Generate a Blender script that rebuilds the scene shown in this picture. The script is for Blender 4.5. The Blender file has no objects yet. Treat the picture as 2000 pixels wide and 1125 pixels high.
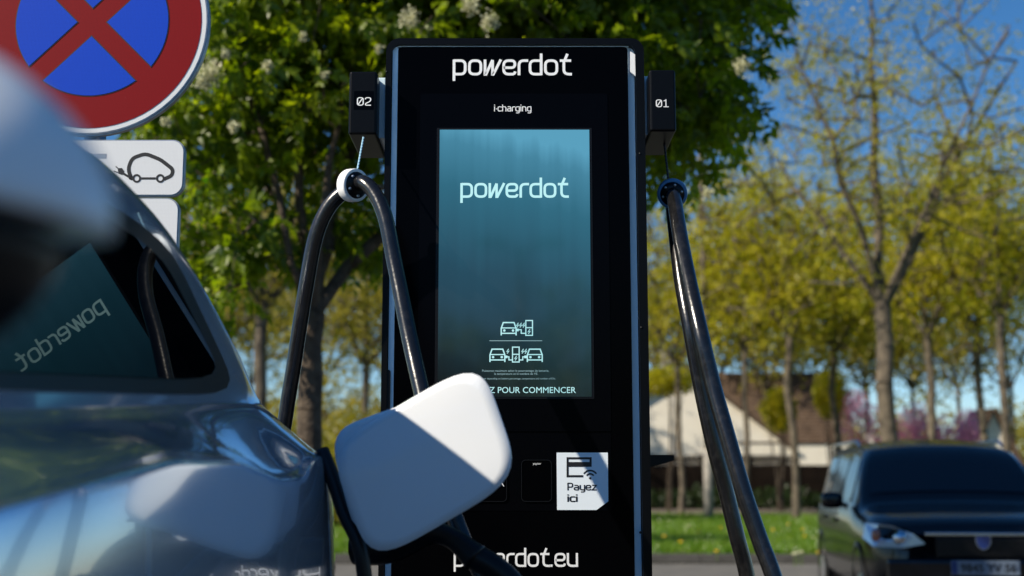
import bpy, bmesh, math, random
import numpy as np
from mathutils import Vector, Matrix
R = math.radians
SC = bpy.context.scene
COL = SC.collection

# ------------------------------------------------------------------ camera, sky, sun, exposure
CAMZ = 1.2
F = 2500.0
PITCH = math.atan(377.5 / F)
cd = bpy.data.cameras.new('camera'); cam = bpy.data.objects.new('camera', cd); COL.objects.link(cam)
cam.location = (0, 0, CAMZ); cam.rotation_euler = (R(90) + PITCH, 0, 0)
cd.sensor_width = 36; cd.lens = 45; cd.clip_start = .05; cd.clip_end = 3000
cd.dof.use_dof = True; cd.dof.focus_distance = 3.4; cd.dof.aperture_fstop = 2.35; cd.dof.aperture_blades = 9
SC.camera = cam
SUN_EL, SUN_AZ = 36.0, 243.0           # azimuth clockwise from +Y: the sun stands left, a little behind the camera
w = bpy.data.worlds.new('World'); SC.world = w; w.use_nodes = True
nt = w.node_tree; nt.nodes.clear()
sky = nt.nodes.new('ShaderNodeTexSky'); sky.sky_type = 'NISHITA'; sky.sun_disc = False
sky.sun_elevation = R(SUN_EL); sky.sun_rotation = R(SUN_AZ); sky.air_density = 1.0; sky.dust_density = .0; sky.ozone_density = 4.5; sky.altitude = 800
bg = nt.nodes.new('ShaderNodeBackground'); bg.inputs[1].default_value = .084
hs = nt.nodes.new('ShaderNodeHueSaturation'); hs.inputs['Saturation'].default_value = 1.22; nt.links.new(sky.outputs[0], hs.inputs['Color'])
wo = nt.nodes.new('ShaderNodeOutputWorld'); nt.links.new(hs.outputs[0], bg.inputs[0]); nt.links.new(bg.outputs[0], wo.inputs[0])
sd = bpy.data.lights.new('sun', 'SUN'); sd.energy = 5.0; sd.angle = R(.55); sd.color = (1, .90, .74)
so = bpy.data.objects.new('sun', sd); COL.objects.link(so)
_d = Vector((math.sin(R(SUN_AZ)) * math.cos(R(SUN_EL)), math.cos(R(SUN_AZ)) * math.cos(R(SUN_EL)), math.sin(R(SUN_EL))))
so.rotation_euler = _d.to_track_quat('Z', 'Y').to_euler(); so.location = _d * 50
SC.view_settings.view_transform = 'Standard'; SC.view_settings.look = 'None'
SC.view_settings.exposure = 0.48; SC.view_settings.gamma = 1.0
try: SC.view_settings.use_curve_mapping = False
except Exception: pass
SC.render.resolution_x = 1024; SC.render.resolution_y = 576

# ------------------------------------------------------------------ helpers
_c, _s = math.cos(PITCH), math.sin(PITCH)
def W(px, py, Y):
    """point of the photograph (2000 x 1125) at depth Y, as a world point"""
    u = (px - 1000) / F; v = (562.5 - py) / F
    x, y, z = u, _c - v * _s, _s + v * _c
    return Vector((x * Y / y, Y, CAMZ + z * Y / y))

def mat(name, col=(.5, .5, .5), rough=.5, metal=0., coat=0., spec=.5, noise=None, bump=None, emit=None):
    m = bpy.data.materials.new(name); m.use_nodes = True
    n = m.node_tree; b = n.nodes['Principled BSDF']
    b.inputs['Base Color'].default_value = (*col, 1); b.inputs['Roughness'].default_value = rough
    b.inputs['Metallic'].default_value = metal; b.inputs['Coat Weight'].default_value = coat
    b.inputs['Coat Roughness'].default_value = .03
    b.inputs['Specular IOR Level'].default_value = spec
    if emit:
        b.inputs['Emission Color'].default_value = (*emit[0], 1); b.inputs['Emission Strength'].default_value = emit[1]
    tc = n.nodes.new('ShaderNodeTexCoord')
    if noise:                                  # (scale, second colour, low, high)
        tx = n.nodes.new('ShaderNodeTexNoise'); tx.inputs['Scale'].default_value = noise[0]; tx.inputs['Detail'].default_value = 8
        tx.inputs['Roughness'].default_value = .65
        n.links.new(tc.outputs['Object'], tx.inputs['Vector'])
        rp = n.nodes.new('ShaderNodeValToRGB'); rp.color_ramp.elements[0].position = noise[2]; rp.color_ramp.elements[1].position = noise[3]
        rp.color_ramp.elements[0].color = (*col, 1); rp.color_ramp.elements[1].color = (*noise[1], 1)
        n.links.new(tx.outputs['Fac'], rp.inputs[0]); n.links.new(rp.outputs[0], b.inputs['Base Color'])
    if bump:                                   # (scale, strength, distance)
        t2 = n.nodes.new('ShaderNodeTexNoise'); t2.inputs['Scale'].default_value = bump[0]; t2.inputs['Detail'].default_value = 6
        n.links.new(tc.outputs['Object'], t2.inputs['Vector'])
        bp = n.nodes.new('ShaderNodeBump'); bp.inputs['Strength'].default_value = bump[1]; bp.inputs['Distance'].default_value = bump[2]
        n.links.new(t2.outputs['Fac'], bp.inputs['Height']); n.links.new(bp.outputs[0], b.inputs['Normal'])
    return m

def leafmat(name, c1, c2, t1, t2, trans=.5, gloss=.12):
    m = bpy.data.materials.new(name); m.use_nodes = True
    n = m.node_tree; n.nodes.clear()
    out = n.nodes.new('ShaderNodeOutputMaterial')
    g = n.nodes.new('ShaderNodeNewGeometry')
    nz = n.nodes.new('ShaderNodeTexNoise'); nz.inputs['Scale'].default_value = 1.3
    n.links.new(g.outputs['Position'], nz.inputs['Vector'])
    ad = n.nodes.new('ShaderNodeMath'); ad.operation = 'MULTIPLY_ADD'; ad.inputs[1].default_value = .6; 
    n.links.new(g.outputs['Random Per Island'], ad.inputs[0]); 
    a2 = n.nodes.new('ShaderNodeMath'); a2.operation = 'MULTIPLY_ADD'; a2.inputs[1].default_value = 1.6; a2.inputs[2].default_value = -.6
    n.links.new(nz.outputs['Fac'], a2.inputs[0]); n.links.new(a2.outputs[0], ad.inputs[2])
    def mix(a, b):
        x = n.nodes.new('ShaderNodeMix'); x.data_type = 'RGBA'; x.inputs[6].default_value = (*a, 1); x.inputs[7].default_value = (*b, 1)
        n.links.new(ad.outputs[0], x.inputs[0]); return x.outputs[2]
    d = n.nodes.new('ShaderNodeBsdfDiffuse'); n.links.new(mix(c1, c2), d.inputs[0])
    t = n.nodes.new('ShaderNodeBsdfTranslucent'); n.links.new(mix(t1, t2), t.inputs[0])
    mx = n.nodes.new('ShaderNodeMixShader'); mx.inputs[0].default_value = trans
    n.links.new(d.outputs[0], mx.inputs[1]); n.links.new(t.outputs[0], mx.inputs[2])
    gl = n.nodes.new('ShaderNodeBsdfGlossy'); gl.inputs['Roughness'].default_value = .38; gl.inputs[0].default_value = (.6, .6, .6, 1)
    m2 = n.nodes.new('ShaderNodeMixShader'); m2.inputs[0].default_value = gloss
    n.links.new(mx.outputs[0], m2.inputs[1]); n.links.new(gl.outputs[0], m2.inputs[2]); n.links.new(m2.outputs[0], out.inputs[0])
    return m

def link(name, me, m=None, parent=None, smooth=False):
    o = bpy.data.objects.new(name, me); COL.objects.link(o)
    if m is not None:
        if not me.materials: me.materials.append(m)
    if smooth:
        me.polygons.foreach_set('use_smooth', [True] * len(me.polygons)); me.update()
    if parent is not None:
        o.parent = parent; o.matrix_parent_inverse = Matrix.Translation(parent.location).inverted() if not parent.parent else (parent.parent.matrix_basis @ parent.matrix_parent_inverse @ parent.matrix_basis).inverted()
        o.matrix_parent_inverse = PINV(parent)
    return o
def PINV(p):
    m = p.matrix_basis.copy(); q = p
    if q.parent: m = PINV(q.parent).inverted() @ q.matrix_parent_inverse @ m
    return m.inverted()
def mesh(name, vs, fs, m=None, parent=None, smooth=False):
    me = bpy.data.meshes.new(name); me.from_pydata([tuple(v) for v in vs], [], [tuple(f) for f in fs]); me.update()
    return link(name, me, m, parent, smooth)
def mesh_np(name, V, Fc, m=None, parent=None, smooth=False):
    me = bpy.data.meshes.new(name); V = np.asarray(V, dtype=np.float32); Fc = np.asarray(Fc, dtype=np.int32)
    k = Fc.shape[1]
    me.vertices.add(len(V)); me.vertices.foreach_set('co', V.ravel())
    me.loops.add(Fc.size); me.loops.foreach_set('vertex_index', Fc.ravel())
    me.polygons.add(len(Fc)); me.polygons.foreach_set('loop_start', np.arange(0, Fc.size, k, dtype=np.int32))
    me.update(calc_edges=True)
    return link(name, me, m, parent, smooth)
def from_bm(name, bm, m=None, parent=None, smooth=False):
    me = bpy.data.meshes.new(name); bm.to_mesh(me); bm.free(); return link(name, me, m, parent, smooth)
def tag(o, label=None, cat=None, group=None, kind=None):
    if label: o['label'] = label
    if cat: o['category'] = cat
    if group: o['group'] = group
    if kind: o['kind'] = kind
    return o
def thing(name, label, cat, loc=(0, 0, 0), group=None):
    o = bpy.data.objects.new(name, None); o.empty_display_size = .1; COL.objects.link(o); o.location = loc
    return tag(o, label, cat, group)
def add_box(bm, x0, x1, y0, y1, z0, z1, bevel=0, seg=2, M=None):
    r = bmesh.ops.create_cube(bm, size=1)
    vs = r['verts']
    for v in vs:
        v.co = Vector((x0 + (v.co.x + .5) * (x1 - x0), y0 + (v.co.y + .5) * (y1 - y0), z0 + (v.co.z + .5) * (z1 - z0)))
    if bevel:
        es = list({e for v in vs for e in v.link_edges})
        rr = bmesh.ops.bevel(bm, geom=es, offset=bevel, segments=seg, affect='EDGES', profile=.5)
        vs = list({v for v in rr['verts']} | {v for v in vs if v.is_valid})
    if M is not None:
        vv = {v for v in vs if v.is_valid}
        bmesh.ops.transform(bm, matrix=M, verts=list(vv))
def box(name, x0, x1, y0, y1, z0, z1, m, parent=None, bevel=0, seg=2, M=None):
    bm = bmesh.new(); add_box(bm, x0, x1, y0, y1, z0, z1, bevel, seg, M); return from_bm(name, bm, m, parent, False)
def frames(P):
    P = [Vector(p) for p in P]; T = []
    for i in range(len(P)):
        a = P[max(0, i - 1)]; b = P[min(len(P) - 1, i + 1)]; T.append((b - a).normalized())
    up = Vector((0, 0, 1)) if abs(T[0].z) < .9 else Vector((0, 1, 0))
    N = (up - T[0] * up.dot(T[0])).normalized(); out = []
    for t in T:
        N = (N - t * N.dot(t)).normalized(); out.append((t, N, t.cross(N)))
    return P, out
def tube_data(P, r, n=14):
    P, fr = frames(P); vs, fs = [], []
    rs = r if isinstance(r, (list, tuple)) else [r] * len(P)
    for p, (t, a, b), rr in zip(P, fr, rs):
        for k in range(n):
            an = 2 * math.pi * k / n; vs.append(p + (a * math.cos(an) + b * math.sin(an)) * rr)
    for i in range(len(P) - 1):
        for k in range(n):
            k2 = (k + 1) % n; fs.append((i * n + k, i * n + k2, (i + 1) * n + k2, (i + 1) * n + k))
    fs.append(tuple(range(n))[::-1]); fs.append(tuple((len(P) - 1) * n + k for k in range(n)))
    return vs, fs
def tube(name, P, r, m, parent=None, n=14):
    v, f = tube_data(P, r, n); return mesh(name, v, f, m, parent, True)
def spline(P, k=8):
    P = [Vector(p) for p in P]; Q = [P[0] * 2 - P[1]] + P + [P[-1] * 2 - P[-2]]; out = []
    for i in range(1, len(Q) - 2):
        a, b, c, d = Q[i - 1:i + 3]
        for j in range(k):
            t = j / k
            out.append(.5 * ((2 * b) + (c - a) * t + (2 * a - 5 * b + 4 * c - d) * t * t + (3 * b - a - 3 * c + d) * t ** 3))
    out.append(P[-1]); return out
def lathe(name, prof, origin, axis, m, parent=None, n=32, smooth=True):
    ax = Vector(axis).normalized(); u = ax.orthogonal().normalized(); v = ax.cross(u); o = Vector(origin); vs, fs = [], []
    for (r, h) in prof:
        for k in range(n):
            an = 2 * math.pi * k / n; vs.append(o + ax * h + (u * math.cos(an) + v * math.sin(an)) * r)
    for i in range(len(prof) - 1):
        for k in range(n):
            k2 = (k + 1) % n; fs.append((i * n + k, i * n + k2, (i + 1) * n + k2, (i + 1) * n + k))
    ob = mesh(name, vs, fs, m, parent, smooth)
    return ob
def prism(name, pts2, Y, th, m, parent=None, bevel=0):
    """polygon given as world (x,z) pairs, front face at Y, th thick away from the camera"""
    n = len(pts2); vs = [(x, Y, z) for x, z in pts2] + [(x, Y + th, z) for x, z in pts2]
    fs = [tuple(range(n)), tuple(range(n, 2 * n))[::-1]] + [(i, i + n, (i + 1) % n + n, (i + 1) % n) for i in range(n)]
    bm = bmesh.new(); bv = [bm.verts.new(v) for v in vs]
    for f in fs: bm.faces.new([bv[i] for i in f])
    bmesh.ops.recalc_face_normals(bm, faces=bm.faces)
    if bevel:
        es = [e for e in bm.edges if abs(e.verts[0].co.y - Y) < 1e-6 and abs(e.verts[1].co.y - Y) < 1e-6]
        bmesh.ops.bevel(bm, geom=es, offset=bevel, segments=2, affect='EDGES')
    return from_bm(name, bm, m, parent)
def rrect(x0, x1, z0, z1, r, n=7):
    out = []
    for cx, cz, a0 in ((x1 - r, z1 - r, 0), (x0 + r, z1 - r, 90), (x0 + r, z0 + r, 180), (x1 - r, z0 + r, 270)):
        for k in range(n + 1):
            a = R(a0 + 90 * k / n); out.append((cx + r * math.cos(a), cz + r * math.sin(a)))
    return out
def ring_prism(name, outer, inner, Y, th, m, parent=None):
    n = len(outer)
    vs = [(x, Y, z) for x, z in outer] + [(x, Y, z) for x, z in inner] + [(x, Y + th, z) for x, z in outer] + [(x, Y + th, z) for x, z in inner]
    fs = []
    for i in range(n):
        j = (i + 1) % n
        fs += [(i, j, n + j, n + i), (2 * n + j, 2 * n + i, 3 * n + i, 3 * n + j), (j, i, 2 * n + i, 2 * n + j), (n + i, n + j, 3 * n + j, 3 * n + i)]
    bm = bmesh.new(); bv = [bm.verts.new(v) for v in vs]
    for f in fs: bm.faces.new([bv[i] for i in f])
    bmesh.ops.recalc_face_normals(bm, faces=bm.faces)
    return from_bm(name, bm, m, parent)
# stroke lettering ------------------------------------------------
def fillet(P, r):
    P = [Vector((p[0], p[1])) for p in P]; out = [P[0]]
    for i in range(1, len(P) - 1):
        a, b, c = P[i - 1:i + 2]; u = (a - b); v = (c - b); d = min(r, u.length * .5 if i > 1 else u.length, v.length * .5 if i < len(P) - 2 else v.length)
        u.normalize(); v.normalize(); p0 = b + u * d; p2 = b + v * d
        for k in range(7):
            t = k / 6; out.append(p0 * (1 - t) ** 2 + b * 2 * t * (1 - t) + p2 * t * t)
    out.append(P[-1]); return out
def stroke(P, w, closed=False):
    P = [Vector((p[0], p[1])) for p in P]; Q = [P[0]]
    for p in P[1:]:
        if (p - Q[-1]).length > 1e-6: Q.append(p)
    P = Q; n = len(P); L, Rr = [], []
    for i in range(n):
        a = P[i - 1] if (i or closed) else None; b = P[(i + 1) % n] if (i < n - 1 or closed) else None
        t1 = (P[i] - a).normalized() if a is not None else None; t2 = (b - P[i]).normalized() if b is not None else None
        if t1 is None: t1 = t2
        if t2 is None: t2 = t1
        t = (t1 + t2)
        t = t.normalized() if t.length > 1e-4 else t1
        nn = Vector((-t.y, t.x)); k = max(.5, nn.dot(Vector((-t1.y, t1.x)))); L.append(P[i] + nn * w * .5 / k); Rr.append(P[i] - nn * w * .5 / k)
    qs = []
    for i in range(n if closed else n - 1):
        j = (i + 1) % n; qs.append([L[i], Rr[i], Rr[j], L[j]])
    return qs
def rr(x0, x1, y0, y1): return ('c', [(x0, (y0 + y1) / 2), (x0, y1), (x1, y1), (x1, y0), (x0, y0), (x0, (y0 + y1) / 2)])
GL = {
 'p': (.92, [('o', [(.07, -.36), (.07, 1)]), ('f', [(.07, .93), (.74, .93), (.74, .07), (.07, .07)])]),
 'o': (.94, [rr(.07, .76, .07, .93)]),
 'w': (1.12, [('s', [(.07, 1), (.07, .06), (.13, .06), (.52, .97)]), ('s', [(.52, .97), (.52, .06), (.57, .06), (1.02, 1)])]),
 'e': (.92, [('f', [(.07, .48), (.74, .48), (.74, .93), (.07, .93), (.07, .07), (.74, .07), (.76, .24)])]),
 'r': (.66, [('f', [(.07, 0), (.07, .93), (.62, .93)])]),
 'd': (.92, [('o', [(.74, 0), (.74, 1.38)]), ('f', [(.74, .93), (.07, .93), (.07, .07), (.74, .07)])]),
 't': (.76, [('o', [(.46, 1.36), (.27, .9)]), ('f', [(.24, .93), (.24, .07), (.72, .07)]), ('o', [(.0, .93), (.68, .93)])]),
 'u': (.92, [('f', [(.07, 1), (.07, .07), (.74, .07)]), ('o', [(.74, 0), (.74, 1)])]),
 '.': (.3, [('o', [(.07, 0), (.07, .17)])]),
 'i': (.34, [('o', [(.1, 0), (.1, 1)]), ('o', [(.1, 1.2), (.1, 1.38)])]),
 '-': (.34, [('o', [(.1, .42), (.1, .6)])]),
 'c': (.86, [('f', [(.7, .8), (.7, .93), (.07, .93), (.07, .07), (.7, .07), (.7, .2)])]),
 'h': (.92, [('o', [(.07, 0), (.07, 1.38)]), ('f', [(.07, .93), (.7, .93), (.7, 0)])]),
 'n': (.92, [('o', [(.07, 0), (.07, 1)]), ('f', [(.07, .93), (.7, .93), (.7, 0)])]),
 'a': (.9, [('f', [(.1, .93), (.7, .93), (.7, 0)]), ('f', [(.7, .52), (.08, .52), (.08, .07), (.7, .07)])]),
 'g': (.92, [('f', [(.74, .93), (.07, .93), (.07, .07), (.74, .07)]), ('f', [(.74, 1), (.74, -.32), (.12, -.32)])]),
 'y': (.92, [('f', [(.07, 1), (.07, .1), (.74, .1)]), ('f', [(.74, 1), (.74, -.32), (.2, -.32)])]),
 'z': (.84, [('s', [(.05, .93), (.7, .93), (.07, .07), (.74, .07)])]),
 'P': (.95, [('o', [(.07, 0), (.07, 1.4)]), ('f', [(.07, 1.33), (.76, 1.33), (.76, .6), (.07, .6)])]),
 '0': (1.0, [rr(.07, .8, .07, 1.33), ('o', [(.2, .25), (.67, 1.15)])]),
 '2': (.95, [('f', [(.07, 1.05), (.07, 1.33), (.75, 1.33), (.75, .75), (.1, .35), (.1, .07), (.8, .07)])]),
 '1': (.9, [('s', [(.1, 1.1), (.4, 1.33), (.4, .07)]), ('o', [(.05, .07), (.78, .07)])]),
 ' ': (.5, []),
}
def polys_mesh(name, polys, Y, th, m, parent):
    """flat quads in (x, z) world coordinates raised to a plate th thick in front of Y"""
    vs, fs = [], []
    for q in polys:
        dy = 0.
        if isinstance(q, tuple): q, dy = q[0], q[1] * .00007
        b = len(vs); k = len(q)
        ar = sum(q[i][0] * q[(i + 1) % k][1] - q[(i + 1) % k][0] * q[i][1] for i in range(k))
        if ar < 0: q = q[::-1]
        vs += [(p[0], Y - th - dy, p[1]) for p in q] + [(p[0], Y, p[1]) for p in q]
        fs.append(tuple(b + i for i in range(k)))
        fs += [(b + (i + 1) % k, b + i, b + k + i, b + k + (i + 1) % k) for i in range(k)]
    return mesh(name, vs, fs, m, parent)
def text_polys(s, x0, x1, zb, w=.15, aspect=1.0, fr=.3):
    cur = 0; pl = []; gid = 0
    for ch in s:
        adv, st = GL[ch]
        for kind, P in st:
            if kind == 'c': pts = fillet(P, fr); cl = True; pts = pts[:-1]
            elif kind == 'f': pts = fillet(P, fr); cl = False
            else: pts = P; cl = False
            gid += 1; pl += [([(p.x + cur, p.y) for p in q], gid % 3) for q in stroke(pts, w, cl)]
        cur += adv
    a = min(p[0] for q, _ in pl for p in q); b = max(p[0] for q, _ in pl for p in q); k = (x1 - x0) / (b - a)
    return [([(x0 + (p[0] - a) * k, zb + p[1] * k * aspect) for p in q], gi) for q, gi in pl]
def fit_text(name, s, c, width, Y, m, parent, bold=0.0, center=True):
    """c = (x centre, z baseline)"""
    cu = bpy.data.curves.new(name, 'FONT'); cu.body = s; cu.size = 1; cu.offset = bold; cu.align_x = 'CENTER'; cu.extrude = .004; cu.resolution_u = 3
    t = bpy.data.objects.new(name, cu); COL.objects.link(t)
    dg = bpy.context.evaluated_depsgraph_get(); me = bpy.data.meshes.new_from_object(t.evaluated_get(dg))
    bpy.data.objects.remove(t); bpy.data.curves.remove(cu); me.name = name
    xs = [v.co.x for v in me.vertices]; a, b = min(xs), max(xs); k = width / (b - a); mid = (a + b) / 2
    for v in me.vertices:
        x, y, z = v.co; v.co = ((x - mid) * k + c[0], Y - z * k, y * k + c[1])
    me.materials.clear(); return link(name, me, m, parent)
def XZ(px, py, Y): p = W(px, py, Y); return (p.x, p.z)

# ------------------------------------------------------------------ materials
M = {}
M['asphalt'] = mat('asphalt', (.055, .053, .052), .85, noise=(9, (.085, .08, .074), .35, .7), bump=(180, .5, .01))
M['paving'] = mat('paving', (.10, .095, .085), .9, noise=(3, (.15, .14, .12), .35, .7), bump=(90, .4, .01))
M['kerb'] = mat('kerb', (.05, .047, .042), .9, noise=(6, (.09, .085, .078), .3, .7), bump=(60, .4, .01))
M['soil'] = mat('soil', (.10, .075, .06), .95, noise=(2, (.16, .125, .10), .3, .7), bump=(20, .5, .03))
M['turf'] = mat('turf', (.05, .12, .01), .95, noise=(.5, (.15, .17, .03), .42, .62))
M['grass'] = leafmat('grass', (.07, .18, .008), (.17, .25, .015), (.14, .34, .008), (.26, .36, .015), .4, .05)
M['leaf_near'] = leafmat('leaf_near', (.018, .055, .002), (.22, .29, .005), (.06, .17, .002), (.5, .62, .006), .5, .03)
M['leaf_dark'] = leafmat('leaf_dark', (.012, .03, .006), (.03, .05, .01), (.02, .06, .005), (.05, .09, .01), .3, .05)
M['leaf_far'] = leafmat('leaf_far', (.22, .24, .012), (.46, .38, .02), (.38, .41, .012), (.66, .56, .02), .52, .02)
M['leaf_back'] = leafmat('leaf_back', (.18, .19, .02), (.34, .28, .04), (.32, .32, .02), (.5, .4, .04), .45, .02)
M['blossom'] = leafmat('blossom', (.55, .55, .34), (.75, .72, .48), (.5, .5, .3), (.6, .6, .4), .3, .02)
M['pink'] = leafmat('pink', (.75, .20, .36), (.9, .5, .6), (.85, .3, .48), (.9, .6, .7), .5, .02)
M['bark'] = mat('bark', (.045, .032, .022), .95, noise=(12, (.12, .09, .062), .35, .7), bump=(30, .8, .03))
M['bark_pale'] = mat('bark_pale', (.055, .044, .032), .95, noise=(5, (.17, .135, .095), .38, .68), bump=(14, .8, .04))
M['render_wall'] = mat('render_wall', (.82, .76, .64), .9, noise=(1.5, (.70, .62, .50), .45, .8))
M['tile'] = mat('tile', (.065, .036, .018), .85, noise=(4, (.10, .065, .042), .3, .7))
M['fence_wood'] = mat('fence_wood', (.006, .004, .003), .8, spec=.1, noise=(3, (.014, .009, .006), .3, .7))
M['dark_glass'] = mat('dark_glass', (.010, .017, .026), .05, spec=.4)
M['concrete'] = mat('concrete', (.34, .31, .27), .9, noise=(8, (.24, .22, .19), .3, .7))
M['black_frame'] = mat('black_frame', (.0022, .0024, .003), .34, spec=.15, noise=(400, (.03, .03, .032), .77, .79))
M['black_panel'] = mat('black_panel', (.0008, .0009, .0014), .16, spec=.03, noise=(160, (.05, .05, .05), .755, .77))
M['bezel'] = mat('bezel', (.0011, .0012, .002), .22, spec=.05)
M['white_strip'] = mat('white_strip', (.72, .90, 1.), .3)
M['ring_sunpatch_white'] = mat('ring_sunpatch_white', (.85, .86, .86), .4)
M['white_print'] = mat('white_print', (.85, .86, .87), .45)
M['screen_print'] = mat('screen_print', (.1, .1, .1), .4, emit=((.36, .68, .70), .85))
M['screen_small'] = mat('screen_small', (.05, .05, .05), .4, emit=((.36, .6, .64), .45))
M['black_print'] = mat('black_print', (.008, .008, .01), .5)
M['sticker'] = mat('sticker', (.80, .88, .94), .5)
M['rubber'] = mat('rubber', (.0065, .0065, .007), .23, spec=.65, noise=(45, (.022, .021, .02), .5, .78), bump=(70, .25, .002))
M['ring_shade_blue'] = mat('ring_shade_blue', (.05, .20, .42), .4)  # white ring band with its blue shade put into the colour
M['rope'] = mat('rope', (.02, .03, .04), .6)
M['rope_blue'] = mat('rope_blue', (.35, .6, .75), .5)
M['plastic_black'] = mat('plastic_black', (.005, .005, .006), .36, spec=.25)
M['steel'] = mat('steel', (.55, .56, .58), .35, metal=.9)
M['chrome'] = mat('chrome', (.5, .55, .62), .18, metal=1.)
M['rubber_trim'] = mat('rubber_trim', (.006, .006, .007), .35, spec=.3)
M['silver_paint'] = mat('silver_paint', (.50, .62, .76), .14, metal=.62, coat=1.)
M['white_paint'] = mat('white_paint', (.84, .87, .90), .25, coat=.6)
M['car_glass'] = mat('car_glass', (.001, .0013, .0016), .012, spec=.2)
M['black_paint'] = mat('black_paint', (.0015, .0022, .005), .25, spec=.2, coat=.45, noise=(60, (.003, .003, .005), .5, .8))
M['headlamp'] = mat('headlamp', (.8, .85, .9), .12, metal=.5, coat=1.)
M['amber'] = mat('amber', (.30, .09, .05), .25, coat=1.)
M['badge_blue'] = mat('badge_blue', (.008, .025, .14), .25, coat=1.)
M['plate_white'] = mat('plate_white', (.14, .18, .24), .5)
M['plate_blue'] = mat('plate_blue', (.01, .03, .14), .5)
M['tyre'] = mat('tyre', (.012, .012, .012), .8)
M['seat'] = mat('seat', (.02, .02, .022), .8)

def retro(name, col, cell):
    m = mat(name, col, .5, spec=.15); n = m.node_tree; b = n.nodes['Principled BSDF']
    tc = n.nodes.new('ShaderNodeTexCoord'); vo = n.nodes.new('ShaderNodeTexVoronoi'); vo.feature = 'DISTANCE_TO_EDGE'; vo.inputs['Scale'].default_value = 260; vo.inputs['Randomness'].default_value = .12
    n.links.new(tc.outputs['Object'], vo.inputs['Vector'])
    rp = n.nodes.new('ShaderNodeValToRGB'); rp.color_ramp.elements[0].position = .02; rp.color_ramp.elements[1].position = .16
    rp.color_ramp.elements[0].color = (*cell, 1); rp.color_ramp.elements[1].color = (*col, 1)
    n.links.new(vo.outputs['Distance'], rp.inputs[0])
    # fine pale scratches
    mp = n.nodes.new('ShaderNodeMapping'); mp.inputs['Rotation'].default_value = (.4, .9, .3); mp.inputs['Scale'].default_value = (60, 60, 5)
    n.links.new(tc.outputs['Object'], mp.inputs['Vector'])
    nz = n.nodes.new('ShaderNodeTexNoise'); nz.inputs['Scale'].default_value = 1.5; nz.inputs['Detail'].default_value = 3; n.links.new(mp.outputs[0], nz.inputs['Vector'])
    r2 = n.nodes.new('ShaderNodeValToRGB'); r2.color_ramp.elements[0].position = .735; r2.color_ramp.elements[1].position = .76
    n.links.new(nz.outputs['Fac'], r2.inputs[0])
    mx = n.nodes.new('ShaderNodeMix'); mx.data_type = 'RGBA'; n.links.new(r2.outputs[0], mx.inputs[0]); n.links.new(rp.outputs[0], mx.inputs[6])
    mx.inputs[7].default_value = (.6, .62, .66, 1); n.links.new(mx.outputs[2], b.inputs['Base Color'])
    return m
M['sign_red'] = retro('sign_red', (.22, .001, .004), (.15, .0008, .003))
M['sign_blue'] = retro('sign_blue', (.002, .06, .55), (.0015, .04, .40))
M['sign_white'] = retro('sign_white', (.72, .74, .76), (.62, .64, .67))
M['sign_line'] = mat('sign_line', (.01, .002, .01), .5)
M['aluminium'] = mat('aluminium', (.42, .44, .46), .4, metal=.8, noise=(30, (.3, .32, .34), .4, .7))

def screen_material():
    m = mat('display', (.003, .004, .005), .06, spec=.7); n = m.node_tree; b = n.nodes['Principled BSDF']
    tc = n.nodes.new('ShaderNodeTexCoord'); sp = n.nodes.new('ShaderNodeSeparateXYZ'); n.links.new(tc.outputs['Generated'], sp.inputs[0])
    rp = n.nodes.new('ShaderNodeValToRGB'); cr = rp.color_ramp  # teal wallpaper gradient, with the mirrored sky's fade put into its emission
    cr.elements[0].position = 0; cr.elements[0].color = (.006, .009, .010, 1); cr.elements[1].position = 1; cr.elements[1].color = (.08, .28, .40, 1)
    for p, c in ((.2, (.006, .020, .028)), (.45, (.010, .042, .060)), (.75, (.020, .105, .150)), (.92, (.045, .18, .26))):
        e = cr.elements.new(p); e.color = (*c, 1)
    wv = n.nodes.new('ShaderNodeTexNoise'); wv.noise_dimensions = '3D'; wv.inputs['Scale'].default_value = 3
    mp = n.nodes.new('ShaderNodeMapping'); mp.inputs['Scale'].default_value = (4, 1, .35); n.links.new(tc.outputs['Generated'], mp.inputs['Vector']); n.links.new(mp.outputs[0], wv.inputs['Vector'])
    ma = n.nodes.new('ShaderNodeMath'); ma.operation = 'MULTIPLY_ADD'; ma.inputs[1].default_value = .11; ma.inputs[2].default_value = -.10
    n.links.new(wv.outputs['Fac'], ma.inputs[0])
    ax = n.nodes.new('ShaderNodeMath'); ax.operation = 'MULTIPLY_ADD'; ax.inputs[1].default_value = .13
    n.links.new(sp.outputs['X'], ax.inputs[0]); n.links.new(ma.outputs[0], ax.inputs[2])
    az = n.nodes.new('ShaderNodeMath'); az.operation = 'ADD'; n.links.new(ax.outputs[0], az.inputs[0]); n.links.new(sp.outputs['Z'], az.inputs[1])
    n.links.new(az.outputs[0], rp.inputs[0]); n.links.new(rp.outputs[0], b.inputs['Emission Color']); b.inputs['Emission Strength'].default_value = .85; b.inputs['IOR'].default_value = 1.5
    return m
M['display'] = screen_material()

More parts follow.
